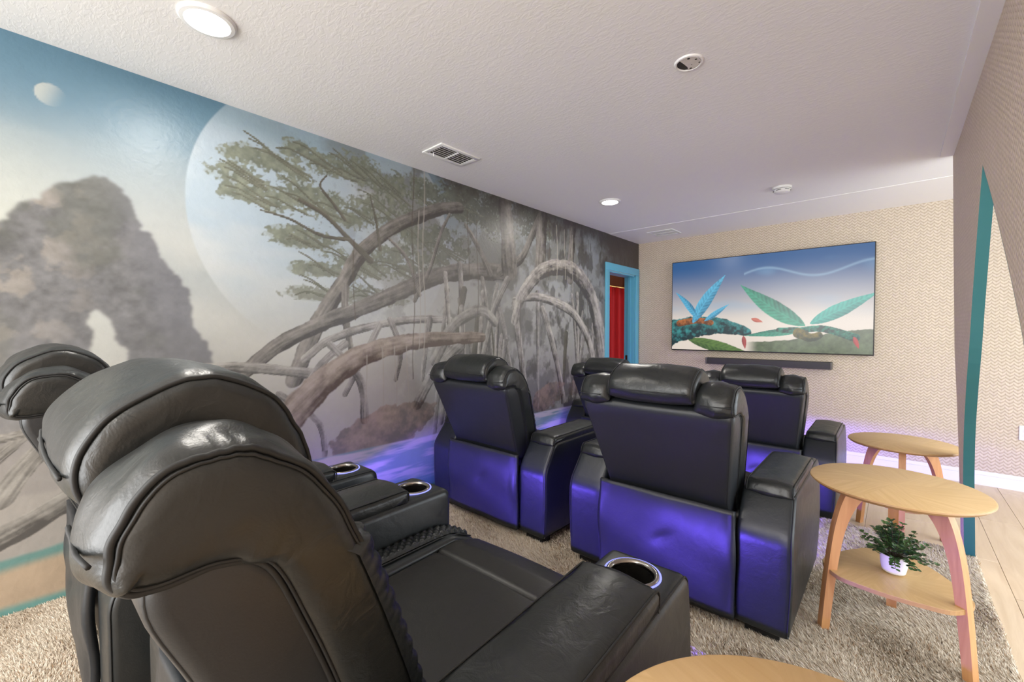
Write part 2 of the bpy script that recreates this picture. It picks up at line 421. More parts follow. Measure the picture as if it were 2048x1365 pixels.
# foliage
FOL = [(0.73, 2.12, 0.2, 0.07), (0.9, 2.22, 0.28, 0.09), (1.12, 2.3, 0.33, 0.1), (1.37, 2.31, 0.28, 0.13), (1.59, 2.28, 0.25, 0.12), (0.8, 2.02, 0.2, 0.07), (1.0, 2.05, 0.32, 0.1), (1.27, 2.05, 0.31, 0.12), (1.62, 2.09, 0.34, 0.15), (1.03, 1.84, 0.22, 0.07), (1.14, 1.67, 0.2, 0.06), (1.37, 1.72, 0.32, 0.11), (1.66, 1.79, 0.34, 0.14), (2.01, 1.94, 0.37, 0.17), (1.11, 1.53, 0.22, 0.05), (2.26, 2.33, 0.29, 0.2), (2.59, 2.28, 0.32, 0.21), (3.06, 2.33, 0.35, 0.19), (1.4, 1.54, 0.32, 0.08), (1.87, 2.28, 0.22, 0.14)]
den = np.zeros(sh)
for cy_, cz_, ry_, rz_ in FOL:
    q = ((YY - cy_) / ry_) ** 2 + ((ZZ - cz_ + 0.25 * (YY - cy_) ** 2) / rz_) ** 2
    den = np.maximum(den, np.clip(1.25 - q, 0, 1))
N6 = vnoise(sh, 3.2, 31, 2); N7 = vnoise(sh, 16, 32, 4, 0.6, aspect=1.8)
leafn = 0.42 * N7 + 0.2 * N3 + 0.38 * N6
fm2 = sstep(0.46, 0.58, N7 + (den - 0.6) * 0.35) * sstep(0.0, 0.2, den)
img = lay(img, fm2 * 0.5, lin((150, 158, 142)))
fm = sstep(0.49, 0.57, leafn + (den - 0.5) * 0.24) * sstep(0.0, 0.12, den)
gcol = lin((132, 138, 120)) * (0.45 + 0.95 * N3[..., None])
gcol = lay(gcol, sstep(1.3, 2.6, YY) * 0.75, lin((74, 74, 70)))
gcol = lay(gcol, sstep(1.75, 1.45, ZZ) * 0.5, lin((158, 158, 148)))
img = img * (1 - 0.88 * fm[..., None]) + gcol * 0.88 * fm[..., None]
# branches and roots
PAL = [((74, 70, 66), (168, 163, 155)), ((94, 76, 66), (192, 178, 164)), ((98, 95, 92), (200, 196, 188)), ((88, 85, 82), (220, 214, 205)), ((84, 82, 74), (124, 120, 108)), ((104, 106, 94), (134, 136, 122))]
STR = [([(0.96, 1.03), (1.11, 1.37), (1.27, 1.62), (1.37, 1.79), (1.55, 1.96), (1.74, 2.08), (2.01, 2.21), (2.2, 2.26)], 0.097, 0.093, 0), ([(1.27, 1.57), (1.27, 1.37), (1.31, 1.15)], 0.056, 0.038, 0), ([(0.72, 1.09), (0.89, 1.23), (1.11, 1.34), (1.36, 1.44), (1.66, 1.57), (1.91, 1.68), (2.25, 1.77), (2.72, 1.81)], 0.068, 0.148, 0), ([(0.37, 1.11), (0.56, 1.12), (0.79, 1.1), (1.08, 1.05)], 0.042, 0.065, 2), ([(1.02, 1.14), (1.17, 1.25), (1.43, 1.33), (1.74, 1.38), (2.1, 1.39)], 0.052, 0.054, 2),
 ([(1.91, 1.38), (1.87, 1.17), (1.84, 0.95)], 0.051, 0.036, 2), ([(1.5, 1.34), (1.41, 1.18), (1.26, 0.91)], 0.053, 0.037, 2), ([(1.26, 1.22), (1.11, 1.1), (0.99, 0.91)], 0.056, 0.034, 2), ([(1.58, 1.38), (1.66, 1.17), (1.62, 0.97)], 0.047, 0.031, 2), ([(2.66, 1.81), (2.92, 1.95), (3.06, 2.15), (3.21, 2.41)], 0.086, 0.067, 0), ([(2.53, 1.79), (2.42, 1.96), (2.26, 2.14)], 0.067, 0.032, 0), ([(3.25, 2.45), (3.21, 1.89)], 0.144, 0.162, 0), ([(3.77, 2.45), (3.71, 1.84)], 0.105, 0.115, 0), ([(2.72, 2.4), (2.78, 1.84)], 0.173, 0.194, 0),
 ([(1.78, 1.52), (1.91, 1.75), (2.01, 2.02), (2.1, 2.19)], 0.035, 0.023, 0), ([(1.82, 1.56), (1.72, 1.8), (1.58, 1.92)], 0.032, 0.02, 0), ([(1.44, 1.76), (1.3, 1.87), (1.15, 1.99), (1.0, 2.05)], 0.045, 0.017, 4), ([(1.3, 1.87), (1.12, 1.87), (0.95, 1.93), (0.8, 1.95)], 0.025, 0.008, 4), ([(1.27, 1.99), (1.18, 2.09), (1.12, 2.16), (1.16, 2.23)], 0.022, 0.009, 4), ([(1.51, 1.84), (1.48, 2.03), (1.44, 2.18)], 0.026, 0.01, 4),
 ([(-0.11, 0.66), (-0.04, 0.78), (0.05, 0.9)], 0.076, 0.057, 2), ([(-0.19, 0.48), (-0.07, 0.53), (0.1, 0.62), (0.26, 0.71)], 0.085, 0.08, 2), ([(-0.18, 0.75), (-0.06, 0.88), (0.08, 1.02)], 0.041, 0.037, 2), ([(-0.11, 0.89), (0.02, 0.92), (0.23, 1.0)], 0.034, 0.026, 2), ([(1.17, 1.22), (1.36, 0.99), (1.39, 0.73)], 0.048, 0.058, 2), ([(0.88, 0.95), (1.1, 0.75), (1.13, 0.5)], 0.039, 0.036, 2)]
for k in range(26):                                   # thicket of thinner roots between the main ones
    y0 = 1.9 + 2.3 * rng.random(); z0 = 1.25 + 0.6 * rng.random(); dy = (rng.random() - 0.5) * 0.5
    STR.append(([(y0, z0), (y0 + dy * 0.3, z0 - 0.25), (y0 + dy, 0.55 + 0.1 * rng.random())], 0.03 + 0.04 * rng.random(), 0.03 + 0.03 * rng.random(), int(rng.choice([2, 2, 3, 4]))))
STR += [([(2.75, 1.75), (2.58, 1.48), (2.48, 1.19), (2.42, 0.98)], 0.07, 0.058, 2), ([(2.65, 1.48), (2.72, 1.23), (2.65, 0.88)], 0.06, 0.052, 2), ([(2.2, 1.19), (1.96, 1.01), (1.8, 0.78)], 0.102, 0.086, 2), ([(1.96, 1.09), (2.12, 1.33), (2.31, 1.44), (2.47, 1.46), (2.59, 1.38)], 0.096, 0.085, 2),
 ([(4.22, 0.74), (4.11, 1.15), (3.81, 1.47), (3.45, 1.59), (3.13, 1.62), (2.85, 1.58)], 0.125, 0.072, 3), ([(2.84, 1.54), (2.92, 1.13), (3.0, 0.71)], 0.08, 0.074, 3), ([(3.25, 1.51), (3.44, 1.11), (3.61, 0.59)], 0.082, 0.078, 3), ([(4.51, 0.6), (4.27, 1.43), (4.06, 1.76), (3.81, 1.92), (3.54, 1.95), (3.21, 1.86), (2.95, 1.63), (2.85, 1.4)], 0.25, 0.099, 3), ([(0.80, 0.66), (1.11, 0.98), (1.36, 1.14), (1.66, 1.21), (1.96, 1.24), (2.44, 1.25)], 0.19, 0.083, 1)]
def stroke(img, pts, w0, w1, pal, mist=0.0):
    C_ = catmull(pts, 10 * len(pts), closed=False); k = len(C_)
    pad = max(w0, w1) + 0.02
    i0 = max(0, int((C_[:, 0].min() - pad - MY0) / RES)); i1 = min(ny, int((C_[:, 0].max() + pad - MY0) / RES) + 1)
    j0 = max(0, int((C_[:, 1].min() - pad) / RES)); j1 = min(nz, int((C_[:, 1].max() + pad) / RES) + 1)
    if i1 <= i0 or j1 <= j0: return
    A = YY[i0:i1, j0:j1]; B = ZZ[i0:i1, j0:j1]; best = np.full(A.shape, 9.0); side = np.zeros(A.shape); along = np.zeros(A.shape)
    for s in range(k - 1):
        p, q = C_[s], C_[s + 1]; e = q - p; L2 = e @ e + 1e-12
        tt = np.clip(((A - p[0]) * e[0] + (B - p[1]) * e[1]) / L2, 0, 1)
        dx = A - p[0] - tt * e[0]; dz = B - p[1] - tt * e[1]; g = (s + tt) / (k - 1)
        hw = 0.5 * (w0 + (w1 - w0) * g); dd = np.hypot(dx, dz) / hw
        nx = np.array([-e[1], e[0]]) / math.sqrt(L2)
        if nx[1] < 0: nx = -nx
        m = dd < best; best[m] = dd[m]; side[m] = ((dx * nx[0] + dz * nx[1]) / hw)[m]; along[m] = g[m]
    nn = N2[i0:i1, j0:j1]; n3 = N3[i0:i1, j0:j1]
    msk = sstep(1.06, 0.92, best + (nn - 0.5) * 0.5)
    Ls = float(np.sum(np.hypot(*np.diff(C_, axis=0).T)))
    ia = (along * Ls * 45 + 17 * len(pts)).astype(int) % ny; ib = np.clip((side * 0.5 + 0.5) * 46 + 90, 0, nz - 1).astype(int)
    bark = N3[ia, ib] * 0.5 + N5[ia, ib] * 0.5
    lit = np.clip(0.46 + 0.42 * side + (bark - 0.5) * 1.7 + (nn - 0.5) * 0.7 + (n3 - 0.5) * 0.4 - 0.25 * np.abs(side) ** 3, 0, 1)[..., None]
    col = lin(PAL[pal][0]) * (1 - lit) + lin(PAL[pal][1]) * lit
    blk = img[i0:i1, j0:j1]; blk[:] = blk * (1 - msk[..., None]) + col * msk[..., None]
TW_ = []
for cy_, cz_, ry_, rz_ in FOL[:16] + FOL[18:]:              # twigs in the crowns
    for k in range(4):
        a0 = rng.uniform(-0.8, 0.8); y0 = cy_ + ry_ * rng.uniform(0.1, 0.7); z0 = cz_ - rz_ * rng.uniform(0.2, 0.9); L_ = ry_ * rng.uniform(0.5, 1.2)
        TW_.append(([(y0, z0), (y0 - L_ * 0.4, z0 + L_ * 0.15 + 0.03 * a0), (y0 - L_ * 0.75, z0 + L_ * (0.30 + 0.25 * a0)), (y0 - L_, z0 + L_ * (0.32 + 0.4 * a0))], rng.uniform(0.012, 0.018), 0.008, 5))
for pts, w0, w1, c_ in TW_ + STR: stroke(img, pts, w0, w1, c_)
# dark canopy along the ceiling towards the door end
dk = sstep(0.0, 0.30, (ZZ - 2.30) + 0.085 * (YY - 1.9) + (N5 - 0.5) * 0.35) * sstep(1.6, 2.0, YY)
img = lay(img, np.clip(dk, 0, 1) * 0.9, lin((66, 58, 54)) * (0.6 + 0.8 * N3[..., None]))
img = lay(img, sstep(4.2, 4.7, YY) * sstep(1.7, 2.0, ZZ) * 0.85, lin((72, 62, 58)) * (0.75 + 0.5 * N2[..., None]))
# hanging vines
for y_, z0, z1 in [(1.77, 2.47, 0.96), (1.86, 2.46, 1.09), (1.82, 2.16, 1.17), (2.29, 2.26, 1.71), (2.39, 2.2, 1.31), (3.35, 2.39, 1.8), (3.48, 2.36, 1.82), (3.62, 2.34, 1.83), (4.06, 2.31, 1.09), (3.76, 2.31, 1.52), (1.33, 1.88, 1.37), (1.52, 1.2, 0.78), (1.62, 1.2, 0.8), (2.93, 1.58, 0.67), (1.40, 1.15, 0.75), (1.72, 1.2, 0.78)]:
    m = sstep(0.006, 0.003, np.abs(YY - y_ - 0.01 * np.sin(ZZ * 7 + y_ * 9))) * (ZZ < z0) * (ZZ > z1)
    img = lay(img, m * 0.7, lin((92, 80, 70)) if int(y_ * 100) % 2 else lin((190, 184, 172)))
# a heap of dry rust-brown fronds at the water's edge (plain stand-in)
for cy_, cz_, a_, b_ in [(1.54, 0.64, 0.42, 0.15), (3.35, 0.66, 0.28, 0.13), (3.85, 0.72, 0.16, 0.10)]:
    q = ((YY - cy_) / a_) ** 2 + ((ZZ - cz_ - 0.18 * (YY - cy_)) / b_) ** 2 + (N2 - 0.5) * 1.4
    strand = np.clip((N5 - 0.5) * 2.4 + (N3 - 0.5) * 0.8 + 0.4 + (ZZ - cz_ - 0.18 * (YY - cy_)) * 3.0, 0, 1)
    pc_ = lin((84, 68, 60)) * (1 - strand[..., None]) + lin((186, 156, 134)) * strand[..., None]
    m = sstep(1.0, 0.85, q)
    img = img * (1 - 0.6 * m[..., None]) + pc_ * 0.6 * m[..., None]
# mist over the middle
img = lay(img, np.exp(-((YY - 2.2) / 1.0) ** 2 - ((ZZ - 1.6) / 0.5) ** 2) * (0.12 + 0.2 * N4), lin((190, 188, 182)))
# water
wl = 0.555 + 0.03 * (N4 - 0.5) - 0.012 * YY
wm = sstep(wl + 0.006, wl - 0.006, ZZ) * sstep(0.3, 0.5, YY + (0.44 - ZZ))
st = sstep(0.36, 0.64, vnoise(sh, 7, 41, 4, 0.6, aspect=9.0))
wc = lin((222, 214, 222)) * st[..., None] + lin((150, 176, 184)) * (1 - st[..., None])
wc = lay(wc, sstep(0.40, 0.15, ZZ) * 0.7, lin((60, 140, 140)))
img = img * (1 - wm[..., None]) + wc * wm[..., None]
# beach at the near end
bl = 0.43 + 0.10 * YY + 0.03 * (N1 - 0.5)
bmk = sstep(bl + 0.01, bl - 0.01, ZZ) * sstep(0.75, 0.45, YY)
bc = lin((206, 184, 158)) * (0.9 + 0.2 * N2[..., None])
bc = lay(bc, sstep(bl - 0.065, bl - 0.02, ZZ), lin((130, 176, 170)) * (0.85 + 0.3 * st[..., None]))
bc = lay(bc, sstep(0.27, 0.235, ZZ + 0.03 * N1) , lin((116, 166, 160)) * (0.85 + 0.3 * st[..., None]))
img = img * (1 - bmk[..., None]) + bc * bmk[..., None]
img = np.clip(0.68 * img * (0.97 + 0.06 * (N3[..., None] - 0.5)), 0, 1)

def colour_grid(name, P0, U, V, nu, nv, img, mat, parent, keep=None, **kw):
    a = np.linspace(0, 1, nu); b = np.linspace(0, 1, nv)
    A, B = np.meshgrid(a, b, indexing='ij')
    co = np.array(P0)[None, None] + A[..., None] * np.array(U) + B[..., None] * np.array(V)
    idx = np.arange(nu * nv).reshape(nu, nv)
    q = np.stack([idx[:-1, :-1], idx[1:, :-1], idx[1:, 1:], idx[:-1, 1:]], -1).reshape(-1, 4)
    if keep is not None:
        cc = co[:-1, :-1].reshape(-1, 3); q = q[keep(cc)]
    me = bpy.data.meshes.new(name); me.vertices.add(nu * nv); me.vertices.foreach_set('co', co.reshape(-1).astype(np.float32))
    me.loops.add(len(q) * 4); me.loops.foreach_set('vertex_index', q.reshape(-1).astype(np.int32))
    me.polygons.add(len(q)); me.polygons.foreach_set('loop_start', np.arange(0, len(q) * 4, 4, dtype=np.int32))
    me.update(calc_edges=True)
    at = me.color_attributes.new('print', 'FLOAT_COLOR', 'POINT')
    rgba = np.ones((nu * nv, 4), np.float32); rgba[:, :3] = img.reshape(-1, 3); at.data.foreach_set('color', rgba.reshape(-1))
    return finish(name, me, mat, parent, smooth=False, **kw)
t = NT('mural_print'); at = t.n('ShaderNodeAttribute', attribute_name='print')
n = t.noise(t.coords('Object'), 38, 3, 0.5, 0.3); n2 = t.noise(t.coords('Object'), 160, 2)
t.set(Base_Color=at.outputs['Color'], Roughness=0.40); t.b.inputs['Specular IOR Level'].default_value = 0.45
t.bump(n.outputs[0], 0.20, 0.006)
M_MURAL = t.m
colour_grid('wall_mural', (XL, MY0, 0), (0, MY1 - MY0, 0), (0, 0, H), ny, nz, img, M_MURAL, wall_left,
            keep=lambda c: ~((c[:, 1] > DY0 - RES) & (c[:, 1] < DY1) & (c[:, 2] < DZ)), label='printed mural of a hazy lagoon with rock arch, pale planet and rooted trees')

# ------------------------------------------------------------------ partition on the right with its pointed opening
def px(z): return XR + 0.03 * max(0.0, (1.1 - z))
OUT = [(4.013, H), (3.824, 1.809), (3.613, 1.192), (3.50, 0.91), (3.45, 0.642), (3.43, 0.318), (3.42, 0.0), (Y_RUG + 0.001, 0.0), (Y_RUG + 0.001, ZM)]
FAR = [(3.285, ZM), (3.275, 0.25), (3.26, 0.54), (3.17, 0.83), (2.992, 1.15), (2.898, 1.448), (2.781, 1.773), (2.679, 2.01)]
NEAR = [(2.679, 2.01), (2.462, 1.848), (2.277, 1.698), (2.072, 1.523), (1.926, 1.389), (1.805, 1.266), (1.66, 1.06), (1.56, 0.80), (1.50, 0.5), (1.48, ZM)]
TH = 0.042
farS = catmull(FAR, 28, False); nearS = catmull(NEAR, 36, False)[1:]
poly = OUT + [tuple(p) for p in farS] + [tuple(p) for p in nearS] + [(1.48, ZM), (-2.4, ZM), (-2.4, H)]
pp = []
for p in poly:
    if not pp or math.hypot(p[0] - pp[-1][0], p[1] - pp[-1][1]) > 1e-4: pp.append((float(p[0]), float(p[1])))
bm = bmesh.new()
A = [bm.verts.new((XR, y, z)) for y, z in pp]; B = [bm.verts.new((XR + TH, y, z)) for y, z in pp]
for i in range(len(pp)): j = (i + 1) % len(pp); bm.faces.new((A[i], A[j], B[j], B[i]))
f1 = bm.faces.new(A); f2 = bm.faces.new(list(reversed(B))); bm.normal_update(); bmesh.ops.triangulate(bm, faces=[f1, f2])
for v_ in bm.verts: v_.co.x += px(v_.co.z) - XR
wall_right = bm_obj('wall_right', bm, M_WEAVE_R, None, smooth=False, sharp=None, **S)
# teal lining of the opening
def lining(name, C_):
    N_ = []; V_ = []; F_ = []
    for i, (y, z) in enumerate(C_):
        a = C_[max(i - 1, 0)]; b = C_[min(i + 1, len(C_) - 1)]; tx = np.array(b) - np.array(a); tx /= np.linalg.norm(tx)
        nrm = np.array([tx[1], -tx[0]])
        if (nrm @ (np.array([2.35, 0.9]) - np.array([y, z]))) < 0: nrm = -nrm
        for off in (0.0005, 0.006):
            for e in (0.0005, TH - 0.0005):
                V_.append((px(z) + e, y + nrm[0] * off, z + nrm[1] * off))
    for i in range(len(C_) - 1):
        a = 4 * i; b = a + 4
        F_ += [(a, a + 2, b + 2, b), (a + 2, a + 3, b + 3, b + 2), (a + 3, a + 1, b + 1, b + 3), (a + 1, a, b, b + 1)]
    bm = bmesh.new(); bv = [bm.verts.new(v_) for v_ in V_]
    for f in F_: bm.faces.new([bv[i] for i in f])
    return bm_obj(name, bm, M_TEAL, wall_right, smooth=False, sharp=None)
lining('arch_lining', [tuple(p) for p in farS]); lining('arch_lining', [tuple(p) for p in catmull(NEAR, 36, False)])

# ------------------------------------------------------------------ doorway and the room behind it
bm = bmesh.new()
add_box(bm, XL, XL + 0.018, DY0 - 0.088, DY0 - 0.002, 0.0, DZ + 0.002, 0.004, 2)
add_box(bm, XL, XL + 0.018, DY1 + 0.002, min(DY1 + 0.088, YB - 0.003), 0.0, DZ + 0.002, 0.004, 2)
add_box(bm, XL, XL + 0.018, DY0 - 0.088, min(DY1 + 0.088, YB - 0.003), DZ + 0.002, DZ + 0.09, 0.004, 2)
door = bm_obj('door_1', bm, M_BLUE, None, label='sky blue door casing round the open doorway beside the screen wall', **S)
bm = bmesh.new()
add_box(bm, XL - 0.14, XL, DY0 - 0.001, DY0 + 0.016, 0, DZ); add_box(bm, XL - 0.14, XL, DY1 - 0.016, DY1 + 0.001, 0, DZ); add_box(bm, XL - 0.14, XL, DY0, DY1, DZ - 0.016, DZ)
bm_obj('door_jamb', bm, M_BLUE, door, smooth=False, sharp=None)
bm = bmesh.new()
add_box(bm, XL - 0.085, XL - 0.05, DY1 - 0.028, DY1 - 0.014, 0, DZ - 0.014); add_box(bm, XL - 0.085, XL - 0.05, DY0 + 0.014, DY0 + 0.028, 0, DZ - 0.014)
bm_obj('door_stop', bm, M_BLUE, door, smooth=False, sharp=None)
M_BRASS = plain('brass', (0.78, 0.55, 0.18, 1), 0.3, 1.0)
for hz_ in (1.80, 1.22, 0.35): box('hinge', XL - 0.132, XL - 0.095, DY0 + 0.016, DY0 + 0.020, hz_ - 0.045, hz_ + 0.045, M_BRASS, door)
box('strike_plate', XL - 0.12, XL - 0.09, DY1 - 0.019, DY1 - 0.016, 0.90, 0.98, M_CHROME, door)
M_BROWN = plain('brown_wall_paint', srgb(112, 62, 40), 0.6); M_ORANGE = plain('tan_ceiling_paint', srgb(206, 150, 92), 0.6)
box('wall_closet_back', -4.2, -4.1, 3.6, 8.0, 0, H, M_BROWN, None, **S)
box('wall_closet_side', -4.2, XL - 0.14, 7.9, 8.0, 0, H, M_BROWN, None, **S)
box('wall_closet_near', -4.2, XL - 0.14, 3.5, 3.6, 0, H, M_BROWN, None, **S)
box('ceiling_closet', -4.2, XL - 0.15, 3.6, 8.0, H - 0.05, H + 0.1, M_ORANGE, None, **S)
area_light('closet_lamp', (-3.3, 5.4, H - 0.07), (0, 0, 0), 0.3, 0.3, 8, (1.0, 0.72, 0.45))
t = NT('red_velvet'); n = t.noise(t.coords('Object', (30, 30, 3)), 2, 3); t.set(Base_Color=t.mix(n.outputs[0], srgb(150, 8, 12), srgb(104, 4, 8)), Roughness=0.75)
t.b.inputs['Specular IOR Level'].default_value = 0.15; M_VELVET = t.m
cur = thing('curtain', 'red velvet curtain hanging in folds behind the blue doorway', 'curtain', (-3.4, 6.5, 0))
V_ = []; F_ = []; nu_, nv_ = 181, 12
for i in range(nu_):
    s_ = i / (nu_ - 1)
    for j in range(nv_):
        zj = 0.02 + 1.99 * j / (nv_ - 1); amp = 0.045 * (0.6 + 0.4 * (1 - j / (nv_ - 1)))
        V_.append((amp * math.sin(s_ * 62) + 0.018 * math.sin(s_ * 131 + 1), -1.2 + 2.4 * s_, zj))
for i in range(nu_ - 1):
    for j in range(nv_ - 1): F_.append((i * nv_ + j, (i + 1) * nv_ + j, (i + 1) * nv_ + j + 1, i * nv_ + j + 1))
o = mesh_obj('cloth', V_, F_, M_VELVET, cur); md = o.modifiers.new('thick', 'SOLIDIFY'); md.thickness = 0.004
bm = bmesh.new(); tube(bm, [(0, -1.25, 2.02), (0, 1.25, 2.02)], 0.012, 10); bm_obj('rod', bm, M_BRASS, cur)

# ------------------------------------------------------------------ ceiling fittings
def downlight(x, y, label, power, group='ceiling downlights'):
    o = thing('downlight', label, 'ceiling light', (x, y, H), 0, group)
    bm = bmesh.new(); lathe(bm, [(0.066, -0.004), (0.072, -0.013), (0.085, -0.011), (0.092, -0.003), (0.092, 0.0)], 40, cap=False); bm_obj('trim_ring', bm, M_WHITE, o)
    bm = bmesh.new(); lathe(bm, [(0.0, -0.0125), (0.04, -0.012), (0.066, -0.0075)], 40, cap=False)
    bm_obj('lens', bm, emit('downlight_lens', (1.0, 0.97, 0.92, 1), 14.0), o)
    area_light('downlight_lamp', (0, 0, -0.02), (0, 0, 0), 0.13, 0.13, power, WARM, 'DISK', o)
    return o
downlight(-1.899, 0.434, 'round white downlight glowing near the top left of the ceiling', 9)
downlight(-1.891, 3.396, 'small round downlight glowing between the vent and the screen wall', 9)
downlight(-0.55, -1.2, 'round white downlight behind the viewpoint', 9)
# open junction hole
hole = thing('junction_box', 'open round electrical box in the ceiling with ragged plaster cover', 'ceiling box', (-0.672, 1.873, H))
M_PLAST = plain('rough_plaster', (0.62, 0.58, 0.54, 1), 0.8, bump=0.6, bscale=60); M_DARK = plain('dark_cavity', (0.03, 0.026, 0.022, 1), 0.8)
bm = bmesh.new(); lathe(bm, [(0.046, -0.001), (0.050, -0.007), (0.056, -0.006), (0.060, 0.0)], 36, cap=False)
for v_ in bm.verts: v_.co.x *= 1 + random.uniform(-0.02, 0.02); v_.co.y *= 1 + random.uniform(-0.02, 0.02)
bm_obj('plaster_rim', bm, M_TRIM, hole)
bm = bmesh.new(); lathe(bm, [(0.0, -0.0025), (0.047, -0.0025)], 36, cap=False); bm_obj('cavity', bm, M_DARK, hole)
bm = bmesh.new()
pts_ = [(0.047 * math.cos(a), 0.047 * math.sin(a)) for a in np.linspace(math.radians(-118), math.radians(112), 20)] + [(-0.012, 0.02), (-0.016, -0.01)]
prism(bm, pts_, 'z', -0.0055, -0.003); bm_obj('cover_plate', bm, M_PLAST, hole, smooth=False, sharp=None)
for (hx, hy, hr) in ((-0.004, 0.036, 0.0055), (0.012, -0.036, 0.006), (0.034, -0.012, 0.005), (0.038, 0.018, 0.004), (0.008, 0.012, 0.0025)):
    bm = bmesh.new(); lathe(bm, [(0.0, -0.0062), (hr, -0.006)], 9, hx, hy, cap=False); bm_obj('screw_hole', bm, M_DARK, hole)
# smoke detector
sd = thing('smoke_detector', 'round white smoke detector on the ceiling near the screen wall', 'smoke detector', (-0.688, 3.985, H))
bm = bmesh.new(); lathe(bm, [(0.0, -0.045), (0.045, -0.044), (0.056, -0.036), (0.060, -0.020)], 40, cap=False); bm_obj('cover', bm, M_WHITE, sd)
bm = bmesh.new(); lathe(bm, [(0.060, -0.018), (0.066, -0.016), (0.068, 0.0)], 40, cap=False); bm_obj('base', bm, M_WHITE, sd)
for a in np.linspace(0, 2 * PI, 7)[:-1]:
    bm = bmesh.new(); tube(bm, [(0.0595 * math.cos(a + s), 0.0595 * math.sin(a + s), -0.029) for s in np.linspace(0, 0.6, 7)], 0.002, 6)
    bm_obj('slot', bm, M_DARK, sd)
# vents
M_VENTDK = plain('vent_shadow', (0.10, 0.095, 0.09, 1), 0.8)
def vent(name, x0, x1, y0, y1, label, groups, along='y', slat_gap=0.022, dark=True):
    o = thing(name, label, 'air vent', ((x0 + x1) / 2, (y0 + y1) / 2, H)); a = (x1 - x0) / 2; b = (y1 - y0) / 2; fw_ = 0.03
    bm = bmesh.new()
    add_box(bm, -a, -a + fw_, -b, b, -0.009, 0, 0.003, 2); add_box(bm, a - fw_, a, -b, b, -0.009, 0, 0.003, 2)
    add_box(bm, -a + fw_ - .002, a - fw_ + .002, -b, -b + fw_, -0.009, 0, 0.003, 2); add_box(bm, -a + fw_ - .002, a - fw_ + .002, b - fw_, b, -0.009, 0, 0.003, 2)
    bm_obj('frame', bm, M_WHITE, o)
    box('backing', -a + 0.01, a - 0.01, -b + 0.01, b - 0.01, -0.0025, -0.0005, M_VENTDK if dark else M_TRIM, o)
    box('divider', -a + fw_, a - fw_, -0.006, 0.006, -0.010, -0.001, M_WHITE, o, r=0.002)
    k = int((2 * a - 2 * fw_) / slat_gap)
    for side in (-1, 1):
        ya, yb = (0.008, b - fw_) if side > 0 else (-b + fw_, -0.008)
        for i in range(k):
            xs = -a + fw_ + (i + 0.5) * (2 * a - 2 * fw_) / k
            bm = bmesh.new(); add_box(bm, -0.0065, 0.0065, ya, yb, -0.001, 0.001, 0.0006, 1)
            bmesh.ops.rotate(bm, verts=bm.verts, cent=(0, 0, 0), matrix=Matrix.Rotation(math.radians(30), 3, 'Y'))
            bmesh.ops.translate(bm, verts=bm.verts, vec=(xs, 0, -0.0085)); bm_obj('slat', bm, M_WHITE, o, smooth=False, sharp=None)
    if dark: bm = bmesh.new(); tube(bm, [(-a + 0.06, -b + 0.045, -0.012), (-a + 0.062, -b + 0.045, -0.034)], 0.003, 8); bm_obj('lever', bm, M_WHITE, o)
    return o
vent('ceiling_vent', -2.262, -2.062, 1.652, 1.975, 'white louvred ceiling vent with dark slots beside the mural', None)
vent('ceiling_vent', -2.165, -1.865, 4.745, 5.02, 'pale flush ceiling vent at the corner above the doorway', None, dark=False, slat_gap=0.02)

# ------------------------------------------------------------------ television and sound bar
M_BEZEL = plain('television_bezel', (0.02, 0.018, 0.016, 1), 0.4)
tv = thing('television', 'large flat screen hung on the woven wall, showing a blue sky scene', 'television', ((-2.061 - 0.142) / 2, YB - 0.002, 1.605))
TW, THH = 1.918 / 2, 1.078 / 2
box('case', -TW, TW, -0.058, -0.02, -THH, THH, M_BEZEL, tv, r=0.004)
box('wall_bracket', -0.3, 0.3, -0.02, 0.0, -0.25, 0.25, M_BEZEL, tv)
nu_, nv_ = 420, 236
U_, V2_ = np.meshgrid(np.linspace(0, 1, nu_), np.linspace(0, 1, nv_), indexing='ij')
n1_ = vnoise((nu_, nv_), 40, 21, 5); n2_ = vnoise((nu_, nv_), 10, 22, 4); n3_ = vnoise((nu_, nv_), 90, 23, 3, aspect=1.8); n4_ = vnoise((nu_, nv_), 4, 24, 2)
g = sstep(0.15, 0.95, V2_)
ti = lin((222, 208, 192)) * (1 - g[..., None]) + lin((36, 86, 140)) * g[..., None]
ti = lay(ti, sstep(0.5, 0.25, V2_) * 0.6, lin((226, 214, 204)))
ti = lay(ti, sstep(0.46, 0.7, n3_) * 0.5 * sstep(0.3, 0.6, V2_), lin((120, 168, 204)))
wv = np.abs(V2_ - (0.80 + 0.055 * np.sin(U_ * 13 + 1.0))); ti = lay(ti, np.exp(-(wv / 0.012) ** 2) * 0.35 * (U_ > 0.42), lin((168, 204, 226)))
# forested hillside, lower right
hl = 0.10 + 0.13 * sstep(0.5, 1.0, U_) + 0.03 * (n1_ - 0.5) + 0.015 * (n2_ - 0.5)
ti = lay(ti, sstep(hl + 0.004, hl - 0.004, V2_) * sstep(0.42, 0.5, U_), lin((92, 104, 76)) * (0.45 + 1.0 * n2_[..., None]))
